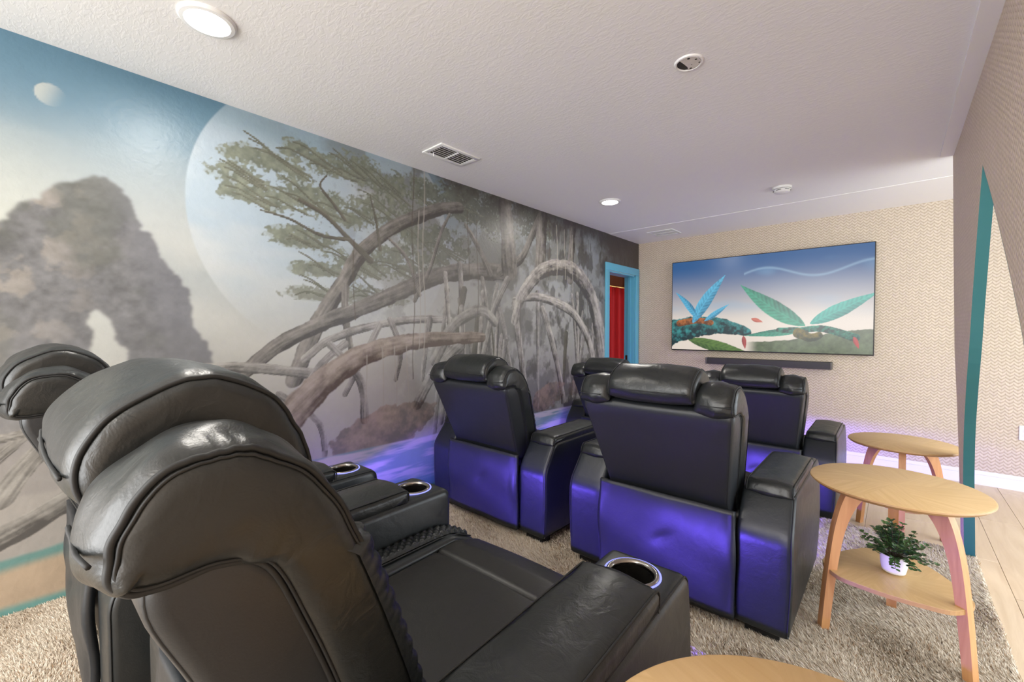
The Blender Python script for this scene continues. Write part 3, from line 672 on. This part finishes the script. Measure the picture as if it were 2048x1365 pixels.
# big plain tropical leaves and a mossy bough in teal and green
def leaf(ti, x0, y0, x1, y1, w, c1, c2, bend=0.0):
    dx, dy = x1 - x0, (y1 - y0) * 9 / 16; L = math.hypot(dx, dy); ux, uy = dx / L, dy / L
    s_ = ((U_ - x0) * ux + (V2_ - y0) * 9 / 16 * uy) / L; d_ = -(U_ - x0) * uy + (V2_ - y0) * 9 / 16 * ux - bend * s_ * (1 - s_)
    prof = w * np.sin(PI * np.clip(s_, 0, 1) ** 0.75) + 1e-6
    m = sstep(1.05, 0.95, np.abs(d_) / prof + (n4_ - 0.5) * 0.1) * (s_ > 0) * (s_ < 1)
    rib = 0.5 + 0.5 * np.sin((s_ - np.abs(d_) * 3.0) * 90); tone = np.clip(0.25 + 0.5 * n2_ + 0.25 * rib + 0.3 * d_ / w, 0, 1)[..., None]
    c = lin(c1) * (1 - tone) + lin(c2) * tone
    c = lay(c, np.exp(-(d_ / 0.003) ** 2) * 0.7, lin(c2))
    return ti * (1 - m[..., None]) + c * m[..., None]
def blob(ti, pts, w0, w1, c1, c2):
    C_ = catmull(pts, 40, False); best = np.full(U_.shape, 9.0); sd_ = np.zeros(U_.shape)
    for i in range(len(C_) - 1):
        p, q = C_[i], C_[i + 1]; e = np.array([q[0] - p[0], (q[1] - p[1]) * 9 / 16]); L2 = e @ e + 1e-12
        A_ = U_ - p[0]; B_ = (V2_ - p[1]) * 9 / 16; t_ = np.clip((A_ * e[0] + B_ * e[1]) / L2, 0, 1)
        gg = (i + t_) / (len(C_) - 1); hw = w0 + (w1 - w0) * gg; dd = np.hypot(A_ - t_ * e[0], B_ - t_ * e[1]) / hw
        m = dd < best; best[m] = dd[m]; sd_[m] = ((B_ - t_ * e[1]) / hw)[m]
    m = sstep(1.05, 0.95, best + (n2_ - 0.5) * 0.35); tone = np.clip(0.3 + 0.35 * sd_ + (n2_ - 0.5) * 2.0 + (n4_ - 0.5) * 0.7, 0, 1)[..., None]
    return ti * (1 - m[..., None]) + (lin(c1) * (1 - tone) + lin(c2) * tone) * m[..., None]
ti = leaf(ti, 0.10, 0.12, 0.50, -0.06, 0.035, (26, 56, 34), (96, 128, 62))
ti = blob(ti, [(-0.03, 0.18), (0.10, 0.24), (0.25, 0.27), (0.36, 0.24), (0.44, 0.20)], 0.085, 0.022, (14, 46, 52), (52, 140, 140))
ti = blob(ti, [(0.05, 0.30), (0.16, 0.33), (0.24, 0.30)], 0.022, 0.016, (96, 54, 26), (190, 110, 52))
ti = leaf(ti, 0.13, 0.30, 0.32, 0.82, 0.035, (18, 74, 110), (92, 184, 220), 0.04)
ti = leaf(ti, 0.16, 0.34, 0.02, 0.66, 0.020, (18, 74, 110), (82, 174, 212), -0.04)
ti = leaf(ti, 0.20, 0.32, 0.34, 0.50, 0.016, (18, 74, 110), (92, 184, 220))
ti = leaf(ti, 0.72, 0.26, 0.40, 0.70, 0.045, (16, 66, 60), (62, 160, 130), 0.05)
ti = leaf(ti, 0.74, 0.28, 1.02, 0.56, 0.035, (18, 90, 90), (64, 176, 160))
ti = leaf(ti, 0.72, 0.22, 0.42, 0.16, 0.020, (16, 66, 60), (60, 150, 124))
ti = blob(ti, [(0.60, 0.22), (0.70, 0.22), (0.80, 0.23), (0.93, 0.15)], 0.014, 0.020, (14, 50, 44), (48, 150, 124))
ti = blob(ti, [(0.69, 0.19), (0.74, 0.15), (0.78, 0.17)], 0.028, 0.018, (40, 50, 24), (120, 104, 40))
ti = leaf(ti, 0.46, 0.34, 0.52, 0.30, 0.012, (150, 60, 50), (206, 110, 90))
ti = leaf(ti, 0.42, 0.16, 0.43, 0.02, 0.012, (120, 40, 50), (180, 84, 80)); ti = leaf(ti, 0.925, 0.16, 0.945, 0.05, 0.010, (120, 30, 40), (190, 60, 60))
t = NT('screen_image'); at = t.n('ShaderNodeAttribute', attribute_name='print')
t.set(Base_Color=(0.01, 0.01, 0.01, 1), Roughness=0.25, Emission_Color=at.outputs['Color'], Emission_Strength=0.9); M_SCREEN = t.m
bz = 0.008
colour_grid('screen', (-TW + bz, -0.0605, -THH + bz + 0.004), (2 * TW - 2 * bz, 0, 0), (0, 0, 2 * THH - 2 * bz - 0.004), nu_, nv_, np.clip(ti, 0, 1), M_SCREEN, tv)
sb = thing('soundbar', 'long dark sound bar mounted on the wall below the screen', 'soundbar', (-1.047, YB, 0.955))
box('body', -0.59, 0.59, -0.115, -0.02, -0.036, 0.036, plain('soundbar_cloth', (0.045, 0.040, 0.042, 1), 0.75, bump=0.4, bscale=600), sb, r=0.006)
box('end_cap', -0.593, -0.575, -0.1165, -0.02, -0.0375, 0.0375, plain('soundbar_cap', (0.09, 0.08, 0.07, 1), 0.5), sb, r=0.006)
box('end_cap', 0.575, 0.593, -0.1165, -0.02, -0.0375, 0.0375, bpy.data.materials['soundbar_cap'], sb, r=0.006)
for xx in (-0.35, 0.35): box('wall_bracket', xx - 0.03, xx + 0.03, -0.03, 0, -0.03, 0.03, M_BEZEL, sb)
# outlet on the back wall beyond the partition
ol = thing('wall_outlet', 'white outlet cover low on the woven wall beyond the partition', 'outlet', (0.80, YB, 0.475))
box('cover_plate', -0.037, 0.037, -0.007, 0, -0.06, 0.06, M_WHITE, ol, r=0.003)
for dz_ in (-0.02, 0.02): box('socket', -0.016, 0.016, -0.009, -0.005, dz_ - 0.014, dz_ + 0.014, M_TRIM, ol, r=0.002)

# ------------------------------------------------------------------ recliners
def roundpoly(pts, rad, seg=6):
    out = []; k = len(pts)
    for i in range(k):
        p = np.array(pts[i], float); a = np.array(pts[i - 1], float) - p; b = np.array(pts[(i + 1) % k], float) - p
        la, lb = np.linalg.norm(a), np.linalg.norm(b); a /= la; b /= lb; r = rad[i] if isinstance(rad, (list, tuple)) else rad
        ang = math.acos(np.clip(a @ b, -1, 1)); d = min(r / math.tan(ang / 2), 0.48 * la, 0.48 * lb); r = d * math.tan(ang / 2)
        bis = (a + b) / np.linalg.norm(a + b); c = p + bis * r / math.sin(ang / 2)
        s0 = p + a * d - c; s1 = p + b * d - c; a0 = math.atan2(s0[1], s0[0]); a1 = math.atan2(s1[1], s1[0]); da = (a1 - a0 + PI) % (2 * PI) - PI
        for j in range(seg + 1):
            t_ = a0 + da * j / seg; out.append((c[0] + r * math.cos(t_), c[1] + r * math.sin(t_)))
    # refine long edges so that rolled edges and warps stay smooth
    fin = []
    for i in range(len(out)):
        p = np.array(out[i]); q = np.array(out[(i + 1) % len(out)]); L = np.linalg.norm(q - p); n_ = max(1, int(L / 0.05))
        for j in range(n_): fin.append(tuple(p + (q - p) * j / n_))
    return fin
def seam(profile, x, off, mat, parent, warp=None, r=0.0032, name='seam', smooth=True, i0=0.0, i1=1.0, n=64):
    P = catmull(profile, n) if smooth else np.array(profile, float); Q = P - normals2(P) * off; k = len(Q)
    full = (i0 <= 0 and i1 >= 1)
    pts = [(x, q[0], q[1]) for q in Q]
    if not full: pts = pts[int(i0 * k):int(i1 * k) + 1]
    if warp: pts = [warp(*p) for p in pts]
    bm = bmesh.new(); tube(bm, pts, r, 6, closed=full); return bm_obj(name, bm, mat, parent, sharp=None)
HOOK = [(.228, .455), (.206, .535), (.170, .63), (.117, .76), (.068, .87), (.030, .938), (-.02, .985), (-.065, 1.002), (-.115, .99), (-.150, .957), (-.165, .915), (-.156, .884), (-.125, .871), (-.08, .871), (-.045, .855), (-.01, .78), (.03, .68), (.072, .56), (.105, .465), (.135, .405), (.175, .385), (.215, .405)]
PILL = [(.090, .80), (.080, .91), (.048, .995), (.0, 1.040), (-.055, 1.054), (-.11, 1.038), (-.152, 1.0), (-.168, .952), (-.152, .912), (-.10, .902), (-.05, .88), (.0, .82), (.045, .78)]
SHELL = [(.035, .452), (.006, .50), (-.045, .63), (-.095, .76), (-.133, .855), (-.122, .893), (-.06, .893), (-.005, .83), (.045, .70), (.09, .58), (.135, .46), (.08, .44)]
CUSH = [(.245, .40), (.205, .55), (.153, .67), (.098, .79), (.05, .84), (.0, .82), (.04, .66), (.09, .5), (.14, .385)]
def kz(z): return 0.845 + 0.155 * min(1.0, max(0.0, (z - 0.50) / 0.36))
def warp_out(x, y, z): return (x * kz(z), y, z)
def wr(x, y, z, a=0.004):           # soft irregular hand of stuffed leather
    s = math.sin(x * 31 + z * 17) * math.sin(y * 37 + z * 23 + x * 9) + 0.6 * math.sin(y * 71 + x * 53) * math.sin(z * 61 - x * 29)
    return a * s
def warp_bolster(x, y, z):
    d = wr(x, y, z, 0.0035); r_ = math.hypot(y + 0.05, z - 0.92) + 1e-6
    if z > 0.8: y += (y + 0.05) / r_ * d; z += (z - 0.92) / r_ * d
    if x > 0.25 and z > 0.80:                 # gathers beside the edge seam
        g = 0.0013 * math.sin(math.atan2(z - 0.92, y + 0.05) * 23 + 3.0 * math.sin(y * 40)) * (0.5 + 0.5 * math.sin(y * 55 + z * 31)) * math.exp(-((x - 0.312) / 0.020) ** 2)
        y += (y + 0.05) / r_ * g; z += (z - 0.92) / r_ * g
    return (x * kz(z), y, z)
def warp_pillow(x, y, z):
    r_ = math.hypot(y + 0.06, z - 0.93) + 1e-6
    d = wr(x + 3, y, z, 0.003) + 0.0011 * math.sin(math.atan2(z - 0.93, y + 0.06) * 21 + 3.0 * math.sin(y * 37)) * (0.5 + 0.5 * math.sin(y * 50 - z * 27)) * math.exp(-((abs(x) - 0.168) / 0.018) ** 2)
    return (x, y + (y + 0.06) / r_ * d, z + (z - 0.93) / r_ * d)
def quilt_strip(name, x0, x1, path, parent, nrm_up, nx=17, amp=0.008, cell=0.019):
    """diamond-quilted strip laid along a (y,z) path"""
    C_ = catmull(path, 240, False); V_ = []; F_ = []; L = 0
    for i, (y, z) in enumerate(C_):
        if i: L += math.hypot(y - C_[i - 1][0], z - C_[i - 1][1])
        a = C_[max(i - 1, 0)]; b = C_[min(i + 1, len(C_) - 1)]; ty, tz = b[0] - a[0], b[1] - a[1]; l_ = math.hypot(ty, tz); ny_, nz_ = -tz / l_, ty / l_
        if nz_ * nrm_up[1] + ny_ * nrm_up[0] < 0: ny_, nz_ = -ny_, -nz_
        for j in range(nx):
            xx = x0 + (x1 - x0) * j / (nx - 1); p = (xx + L) / cell; q = (xx - L) / cell
            h_ = amp * (abs(math.sin(PI * p / 1.4) * math.sin(PI * q / 1.4)) ** 0.5)
            e = min(j, nx - 1 - j) / 2.0
            e2 = min(1.0, min(i, len(C_) - 1 - i) / 14.0)
            h_ = (h_ * min(1, e) + 0.003 * min(1, e)) * e2 - 0.010 * (1 - e2)
            V_.append((xx, y + ny_ * h_, z + nz_ * h_))
    for i in range(len(C_) - 1):
        for j in range(nx - 1): a = i * nx + j; F_.append((a, a + 1, a + nx + 1, a + nx))
    return V_, F_
def make_recliner():
    t = thing('recliner', '', 'recliner', group='black leather theatre recliners')
    # --- lower body
    base = box('base', -.300, .300, .030, .690, .075, .36, M_LEATHER, t, r=.012)
    V_ = []; F_ = []; nx, nz_ = 40, 26
    for i in range(nx):
        for j in range(nz_):
            x = -.302 + .604 * i / (nx - 1); z = .052 + .43 * j / (nz_ - 1); u = i / (nx - 1); w = j / (nz_ - 1)
            y = -.002 - .016 * math.sin(PI * u) ** 0.6 * math.sin(PI * min(1, w * 1.0)) ** 0.7
            y += .0035 * math.sin(u * 9 + w * 4) * math.sin(w * 7 - u * 3) + .007 * math.exp(-((u - .52) / .07) ** 2 - ((w - .55 - (u - .5) * .9) / .05) ** 2)
            y += .006 * (math.exp(-((u - .97) / .03) ** 2) + math.exp(-((u - .03) / .03) ** 2)) * math.sin(w * 8)
            V_.append((x, y, z))
    for i in range(nx - 1):
        for j in range(nz_ - 1): a = i * nz_ + j; F_.append((a, a + nz_, a + nz_ + 1, a + 1))
    bp = mesh_obj('back_panel', V_, F_, M_PANEL, t); md = bp.modifiers.new('thick', 'SOLIDIFY'); md.thickness = 0.02; md.offset = -1 if False else 1
    bm = bmesh.new()
    for s in (-1, 1): tube(bm, [(s * .286, -.006, .06), (s * .287, -.0075, .2), (s * .286, -.0085, .34), (s * .284, -.006, .47)], .0022, 6)
    tube(bm, [(-.29, -.004, .075), (0, -.011, .075), (.29, -.004, .075)], .002, 6)
    bm_obj('seam', bm, M_STITCH, bp, sharp=None)
    # --- arms with pads and cup holders
    ARM = roundpoly([(0.0, .045), (.765, .045), (.768, .566), (.105, .566), (-.002, .42)], [.012, .012, .032, .06, .13])
    PAD = roundpoly([(.082, .545), (.606, .548), (.612, .606), (.100, .600)], [.012, .012, .026, .034], 5)
    for s in (1, -1):
        def warp_arm(x, y, z):
            o_ = (x - .30) / .185
            b = .012 * math.sin(PI * min(1, max(0, (z - .05) / .55))) * max(0, o_) ** 2
            return (s * (x + b), y, z)
        if s > 0:
            bm = puff(ARM, .300, .485, .020, .020, closed_smooth=False, warp=warp_arm, m=4)
            arm = bm_obj('arm', bm, M_LEATHER, t, sharp=None)
            cut_bm = bmesh.new(); lathe(cut_bm, [(.047, .470), (.047, .62)], 40, .3925, .676)
            cut = bm_obj('cutter', cut_bm); mo = arm.modifiers.new('cut', 'BOOLEAN'); mo.operation = 'DIFFERENCE'; mo.object = cut; mo.solver = 'EXACT'
            dg = bpy.context.evaluated_depsgraph_get(); dg.update()
            nm = bpy.data.meshes.new_from_object(arm.evaluated_get(dg)); arm.modifiers.clear(); arm.data = nm
            bpy.data.objects.remove(cut); arm_mesh = nm
        else:
            nm = arm_mesh.copy(); nm.transform(Matrix.Scale(-1, 4, (1, 0, 0))); nm.flip_normals()
            arm = put(bpy.data.objects.new('arm', nm), t)
        nm.polygons.foreach_set('use_smooth', [True] * len(nm.polygons)); nm.set_sharp_from_angle(angle=math.radians(50))
        seam(ARM, .479, .0045, M_STITCH, arm, warp_arm, r=.0024, smooth=False)
        bm = puff(PAD, .306, .480, .030, .020, closed_smooth=False, bulge=.006, m=5, warp=lambda x, y, z: (s * (x + .004), y, z + wr(x * s, y, z, .0015)))
        pad = bm_obj('arm_pad', bm, M_LEATHER_SOFT, t, sharp=None)
        for xx in (.314, .476):
            seam(PAD, xx, .004, M_STITCH, pad, lambda x, y, z: (s * (x + .004), y, z), r=.0022, smooth=False)
        cup = thing('cup_holder', None, None); cup.parent = t; cup.name = 'cup_holder'; cup.location = (s * .3925, .676, .566)
        if 'category' in cup: del cup['category']
        bm = bmesh.new(); lathe(bm, [(.0455, -.090), (.0455, -.002), (.047, .003), (.052, .0055), (.056, .004), (.0575, .0)], 44, cap=False); bm_obj('chrome_rim', bm, M_CHROME, cup, sharp=None, label='smoked chrome rim')
        bm = bmesh.new(); lathe(bm, [(.0, -.090), (.0445, -.090), (.0445, -.006)], 40, cap=False); bm_obj('cup_liner', bm, M_CUPIN, cup)
        bm = bmesh.new(); lathe(bm, [(.0575, .0005), (.0590, .0026), (.0612, .0022), (.0618, -.0005)], 44, cap=False); bm_obj('led_ring', bm, M_RING, cup, label='glowing violet light ring')
        box('foot', s * .39 - .06, s * .39 + .06, .035, .105, 0, .046, M_FOOT, t)
        box('foot', s * .39 - .06, s * .39 + .06, .64, .71, 0, .046, M_FOOT, t)
    # --- seat
    SEAT = roundpoly([(.10, .30), (.628, .30), (.634, .436), (.12, .428)], [.02, .02, .022, .03])
    bm = puff(SEAT, -.212, .212, .02, .012, closed_smooth=False, bulge=.004); bm_obj('seat', bm, M_SEATM, t, sharp=None)
    ROLL = roundpoly([(.618, .25), (.800, .25), (.822, .405), (.700, .442), (.622, .440)], [.02, .04, .055, .06, .02])
    bm = puff(ROLL, -.212, .212, .02, .014, closed_smooth=False, bulge=.004); roll = bm_obj('seat_front_roll', bm, M_SEATM, t, sharp=None)
    SIDE = roundpoly([(.10, .30), (.790, .27), (.818, .395), (.70, .448), (.12, .446)], [.02, .04, .05, .07, .04])
    for s in (1, -1):
        bm = puff(SIDE, .206, .302, .018, .016, closed_smooth=False, bulge=.004, warp=lambda x, y, z: (s * x, y, z)); sbp = bm_obj('seat_bolster', bm, M_LEATHER, t, sharp=None)
        V_, F_ = quilt_strip('q', s * .236, s * .298, [(.15, .453), (.4, .456), (.66, .454), (.735, .440), (.790, .413)], sbp, (0, 1), nx=19)
        mesh_obj('quilting', V_, F_, M_LEATHER, sbp)
        bm = bmesh.new(); tube(bm, [(s * .232, .15, .452), (s * .232, .4, .454), (s * .232, .66, .452), (s * .232, .735, .4385), (s * .232, .79, .412)], .0022, 6); bm_obj('seam', bm, M_STITCH, sbp, sharp=None)
    box('footrest', -.298, .298, .765, .828, .088, .385, M_LEATHER, t, r=.028, seg=5)
    # --- backrest
    bm = puff(SHELL, -.325, .325, .022, .018, n=66, warp=warp_out); shell = bm_obj('back_shell', bm, M_PANEL, t, sharp=None)
    for s in (-1, 1): seam(SHELL, s * .315, .004, M_STITCH, shell, warp_out, r=.0022, i0=0.0, i1=0.42)
    bm = puff(CUSH, -.205, .205, .05, .03, n=54); bm_obj('back_cushion', bm, M_SEATM, t, sharp=None)
    bm = puff(PILL, -.192, .192, .05, .028, n=143, warp=warp_pillow, bulge=.006, m=6); pil = bm_obj('head_pillow', bm, M_LEATHER_SOFT, t, sharp=None)
    for s in (-1, 1): seam(PILL, s * .179, .0085, M_STITCH, pil, warp_pillow, r=.0034, n=143)
    bm = bmesh.new(); tube(bm, [(x, -.169 - .006 * math.cos(x * 8), .952) for x in np.linspace(-.165, .165, 12)], .0022, 6); bm_obj('seam', bm, M_STITCH, pil, sharp=None)
    for s in (1, -1):
        wb = lambda x, y, z: (lambda q: (s * q[0], q[1], q[2]))(warp_bolster(x, y, z))
        bm = puff(HOOK, .182, .335, .050, .034, n=220, warp=wb, bulge=.004, m=6); bo = bm_obj('back_bolster', bm, M_LEATHER_SOFT, t, sharp=None)
        seam(HOOK, .323, .0105, M_STITCH, bo, wb, r=.0038, n=220)
        seam(HOOK, .328, .0155, M_STITCH, bo, wb, r=.0018, n=220)
        bm = bmesh.new(); pts_ = [wb(x, -.167, .918) for x in np.linspace(.215, .325, 8)]; tube(bm, pts_, .0022, 6); bm_obj('seam', bm, M_STITCH, bo, sharp=None)
        V_, F_ = quilt_strip('q', .225, .3335, [(.226, .47), (.206, .535), (.168, .637), (.117, .762), (.072, .864)], bo, (1, 0), nx=25, amp=0.006, cell=0.024)
        def roll(v_):
            q = min(1.0, max(0.0, (v_[0] - .285) / .05)); o_ = .034 * (1 - math.sqrt(1 - q * q)) - .003
            return (s * v_[0] * kz(v_[2]), v_[1] - o_ * .9, v_[2] - o_ * .42)
        V_ = [roll(v_) for v_ in V_]
        mesh_obj('quilting', V_, F_, M_LEATHER, bo)
    # --- under-seat glow strip
    box('led_strip', -.285, .285, .705, .711, .056, .068, M_LED, t, label='violet glowing light strip')
    area_light('led_strip_lamp', (0, .716, .062), (math.radians(90), 0, 0), .56, .012, LED_W, (0.15, 0.085, 1.0), parent=t)
    return t
LED_W = 24.0
def copy_tree(o, parent=None):
    c = o.copy(); COL.objects.link(c); c.parent = parent
    for ch in o.children: copy_tree(ch, c)
    return c
proto = make_recliner()
SPOTS = [(-0.790, 0.175, ZB, 2.0, 'nearest black leather recliner, its backrest filling the lower left foreground'),
         (-1.945, 0.085, ZB, 2.0, 'black leather recliner against the mural, half hidden behind the nearest recliner'),
         (-1.905, 1.840, ZM, 0.0, 'black leather recliner in the middle row beside the mural, violet glow on its back'),
         (-0.760, 1.840, ZM, 0.0, 'black leather recliner in the middle row beside the table with the potted plant'),
         (-1.935, 3.500, 0.0, 0.0, 'black leather recliner in the front row nearest the blue doorway, mostly hidden'),
         (-0.765, 3.500, 0.0, 0.0, 'black leather recliner in the front row right below the sound bar')]
protos = [proto] + [copy_tree(proto) for _ in SPOTS[1:]]
for o, (x, y, z, a, lab) in zip(protos, SPOTS):
    a = math.radians(a); o.location = (x, y, z); o.rotation_euler = (0, 0, a); o['label'] = lab

# ------------------------------------------------------------------ side tables
def make_table():
    t = thing('side_table', '', 'side table', group='round oak side tables'); R_ = 0.268; HT = 0.606
    bm = bmesh.new(); lathe(bm, [(0.0, HT), (R_ - .006, HT), (R_ - .001, HT - .003)], 72, cap=False); bm_obj('table_top', bm, M_VENEER, t)
    bm = bmesh.new(); lathe(bm, [(R_ - .001, HT - .003), (R_, HT - .008), (R_ - .012, HT - .019), (R_ - .03, HT - .021), (0.0, HT - .021)], 72, cap=False); bm_obj('top_edge', bm, M_WOOD_EDGE, t)
    outer = catmull([(.158, HT - .021), (.190, .50), (.214, .38), (.234, .20), (.250, .0)], 28, False)
    inner = catmull([(.222, .0), (.203, .20), (.178, .38), (.143, .49), (.098, .553), (.048, HT - .021)], 30, False)
    for a in (-150, -30, 90):
        bm = bmesh.new(); prism(bm, [tuple(p) for p in outer] + [tuple(p) for p in inner], 'y', -.0165, .0165)
        bmesh.ops.rotate(bm, verts=bm.verts, cent=(0, 0, 0), matrix=Matrix.Rotation(math.radians(a), 3, 'Z')); bm_obj('leg', bm, M_WOOD_LEG, t)
    ctrl = []
    for a in (-150, -30, 90):
        for da, r_ in ((-60, .183), (-38, .192), (-14, .222), (14, .222), (38, .192)):
            b = math.radians(a + da); ctrl.append((r_ * math.cos(b), r_ * math.sin(b)))
    out = catmull(ctrl, 90)
    bm = bmesh.new(); prism(bm, [tuple(p) for p in out], 'z', .235, .251); bm_obj('shelf', bm, M_VENEER, t, smooth=False, sharp=None)
    bm = bmesh.new(); k = len(out)
    o2 = out * 1.006
    prism(bm, [tuple(p) for p in o2], 'z', .2355, .2495); bm_obj('shelf_edge', bm, M_WOOD_EDGE, t, smooth=False, sharp=None)
    return t
tab = make_table()
TABS = [(0.008, 2.215, ZM, 0, 'round oak side table with a potted plant on its lower shelf'),
        (0.046, 3.605, 0.0, 180, 'round oak side table on the plank floor in front, half behind another table'),
        (-0.015, 0.490, ZB, 0, 'round oak table top cut off by the bottom edge beside the nearest recliner')]
for o, (x, y, z, a, lab) in zip([tab, copy_tree(tab), copy_tree(tab)], TABS):
    o.location = (x, y, z); o.rotation_euler = (0, 0, math.radians(a)); o['label'] = lab

# ------------------------------------------------------------------ potted plant on the shelf of the first table
pl_ = thing('potted_plant', 'small bushy green plant in a white pot on the table shelf', 'potted plant', (0.012, 2.235, ZM + .2512))
bm = bmesh.new(); lathe(bm, [(0.0, 0.0), (.028, 0.0), (.036, .006), (.041, .03), (.043, .072), (.040, .072), (.037, .060), (.0, .060)], 36, cap=False)
bm_obj('pot', bm, plain('white_ceramic', (0.82, 0.80, 0.78, 1), 0.35), pl_)
bm = bmesh.new(); lathe(bm, [(0.0, .0615), (.037, .0615)], 24, cap=False); bm_obj('soil', bm, plain('soil', (0.03, 0.02, 0.014, 1), 0.9), pl_)
r2 = random.Random(5); LV = []; LF = []; LT = []; bms = bmesh.new()
def leaf_at(p, d, size, tone):
    d = d.normalized(); s_ = d.cross(Vector((r2.uniform(-.3, .3), r2.uniform(-.3, .3), 1))).normalized(); n_ = s_.cross(d)
    b = len(LV)
    for u, w, h in ((0, 0, 0), (.35, .42, .05), (.75, .48, .1), (1, .12, .02), (1, -.12, .02), (.75, -.48, .1), (.35, -.42, .05), (.5, 0, -.06)):
        LV.append(tuple(p + d * u * size + s_ * w * size + n_ * h * size)); LT.append(tone)
    for i in range(7): LF.append((b + 7, b + i, b + (i + 1) % 7))
for k in range(76):
    a = r2.uniform(0, 2 * PI); lean = r2.uniform(.05, 1.0) ** 1.1; L = r2.uniform(.08, .135) * (0.85 + .3 * (1 - lean))
    dirx = Vector((math.cos(a) * lean, math.sin(a) * lean, 1.25 - lean * .75)).normalized(); pts_ = []
    for j in range(7):
        q = j / 6; pts_.append(Vector((math.cos(a) * .018 * lean, math.sin(a) * .018 * lean, .062)) + dirx * L * q + Vector((0, 0, -.05 * lean * q * q)))
    tube(bms, pts_, .0009, 4)
    for j in range(2, 7):
        for sgn in (-1, 1):
            d = (pts_[j] - pts_[j - 1]).normalized(); side = d.cross(Vector((0, 0, 1))); side = side.normalized() if side.length > .01 else Vector((1, 0, 0))
            leaf_at(pts_[j], d * .5 + side * sgn + Vector((0, 0, r2.uniform(-.3, .4))), r2.uniform(.012, .019), r2.random())
bm_obj('stems', bms, plain('plant_stem', srgb(70, 62, 40), 0.6), pl_, sharp=None)
me = bpy.data.meshes.new('foliage'); me.from_pydata(LV, [], LF); me.update()
ca = me.color_attributes.new('tone', 'FLOAT_COLOR', 'POINT')
for i, tn in enumerate(LT):
    c = [a + (b - a) * tn for a, b in zip(lin((34, 62, 36)), lin((92, 126, 72)))]; ca.data[i].color = (*c, 1)
t = NT('plant_leaf'); at = t.n('ShaderNodeAttribute', attribute_name='tone'); t.set(Base_Color=at.outputs['Color'], Roughness=0.4); M_LEAF = t.m
o = finish('foliage', me, M_LEAF, pl_, smooth=False); o['kind'] = 'stuff'

# ------------------------------------------------------------------ shag carpet pile
def pile(name, regions, label, seed, parent, k=1.0):
    r = np.random.default_rng(seed); P = []
    for x0, x1, y0, y1, z, dens in regions:
        n_ = int((x1 - x0) * (y1 - y0) * dens); P.append(np.stack([r.uniform(x0, x1, n_), r.uniform(y0, y1, n_), np.full(n_, z)], 1))
    P = np.concatenate(P); n_ = len(P)
    fx = np.sin(P[:, 0] * 9 + np.sin(P[:, 1] * 7) * 2) ; fy = np.sin(P[:, 1] * 8 + np.sin(P[:, 0] * 6) * 2)
    ang = r.uniform(0, 2 * PI, n_); w = r.uniform(.0020, .0038, n_) * k; hgt = r.uniform(.009, .018, n_) * k
    lean = np.stack([-0.010 + .006 * fx + r.normal(0, .006, n_), -.004 + .006 * fy + r.normal(0, .006, n_)], 1)
    sx, sy = np.cos(ang) * w, np.sin(ang) * w
    lean *= k
    V = np.zeros((n_, 3, 3)); V[:, 0] = P + np.stack([sx, sy, np.zeros(n_)], 1); V[:, 1] = P - np.stack([sx, sy, np.zeros(n_)], 1)
    V[:, 2] = P + np.stack([lean[:, 0], lean[:, 1], hgt], 1)
    me = bpy.data.meshes.new(name); me.vertices.add(n_ * 3); me.vertices.foreach_set('co', V.reshape(-1).astype(np.float32))
    me.loops.add(n_ * 3); me.loops.foreach_set('vertex_index', np.arange(n_ * 3, dtype=np.int32))
    me.polygons.add(n_); me.polygons.foreach_set('loop_start', np.arange(0, n_ * 3, 3, dtype=np.int32)); me.update(calc_edges=True)
    tone = np.clip(.55 + .22 * r.normal(size=n_) + .12 * fx * fy, 0, 1); c = lin((186, 168, 146))[None] * (1 - tone[:, None]) + lin((242, 232, 216))[None] * tone[:, None]
    brown = r.random(n_) < .06; c[brown] = lin((176, 146, 116))
    rgba = np.ones((n_, 3, 4), np.float32); rgba[:, :, :3] = c[:, None, :]
    at = me.color_attributes.new('tone', 'FLOAT_COLOR', 'POINT'); at.data.foreach_set('color', rgba.reshape(-1))
    return finish(name, me, M_SHAG, parent, smooth=False, label=label, kind='stuff')
pile('carpet_pile', [(-0.32, X_RUG - .002, Y_RISER, Y_RUG - .002, ZM, 95000), (XL + .01, -0.32, Y_RISER, 1.90, ZM, 60000), (XL + .01, -0.32, 1.90, Y_RUG - .002, ZM, 9000)],
     'beige shaggy carpet pile', 3, bpy.data.objects['floor_riser_middle'])
pile('carpet_pile', [(-0.32, X_RUG - .002, 1.0, Y_RISER - .002, ZB, 60000), (XL + .01, -1.2, -0.9, 0.35, ZB, 110000), (-0.32, X_RUG - .002, 0.2, 1.0, ZB, 20000), (XL + .01, -0.32, 0.9, Y_RISER - .002, ZB, 30000)],
     'beige shaggy carpet pile', 4, bpy.data.objects['floor_riser_back'], 0.7)
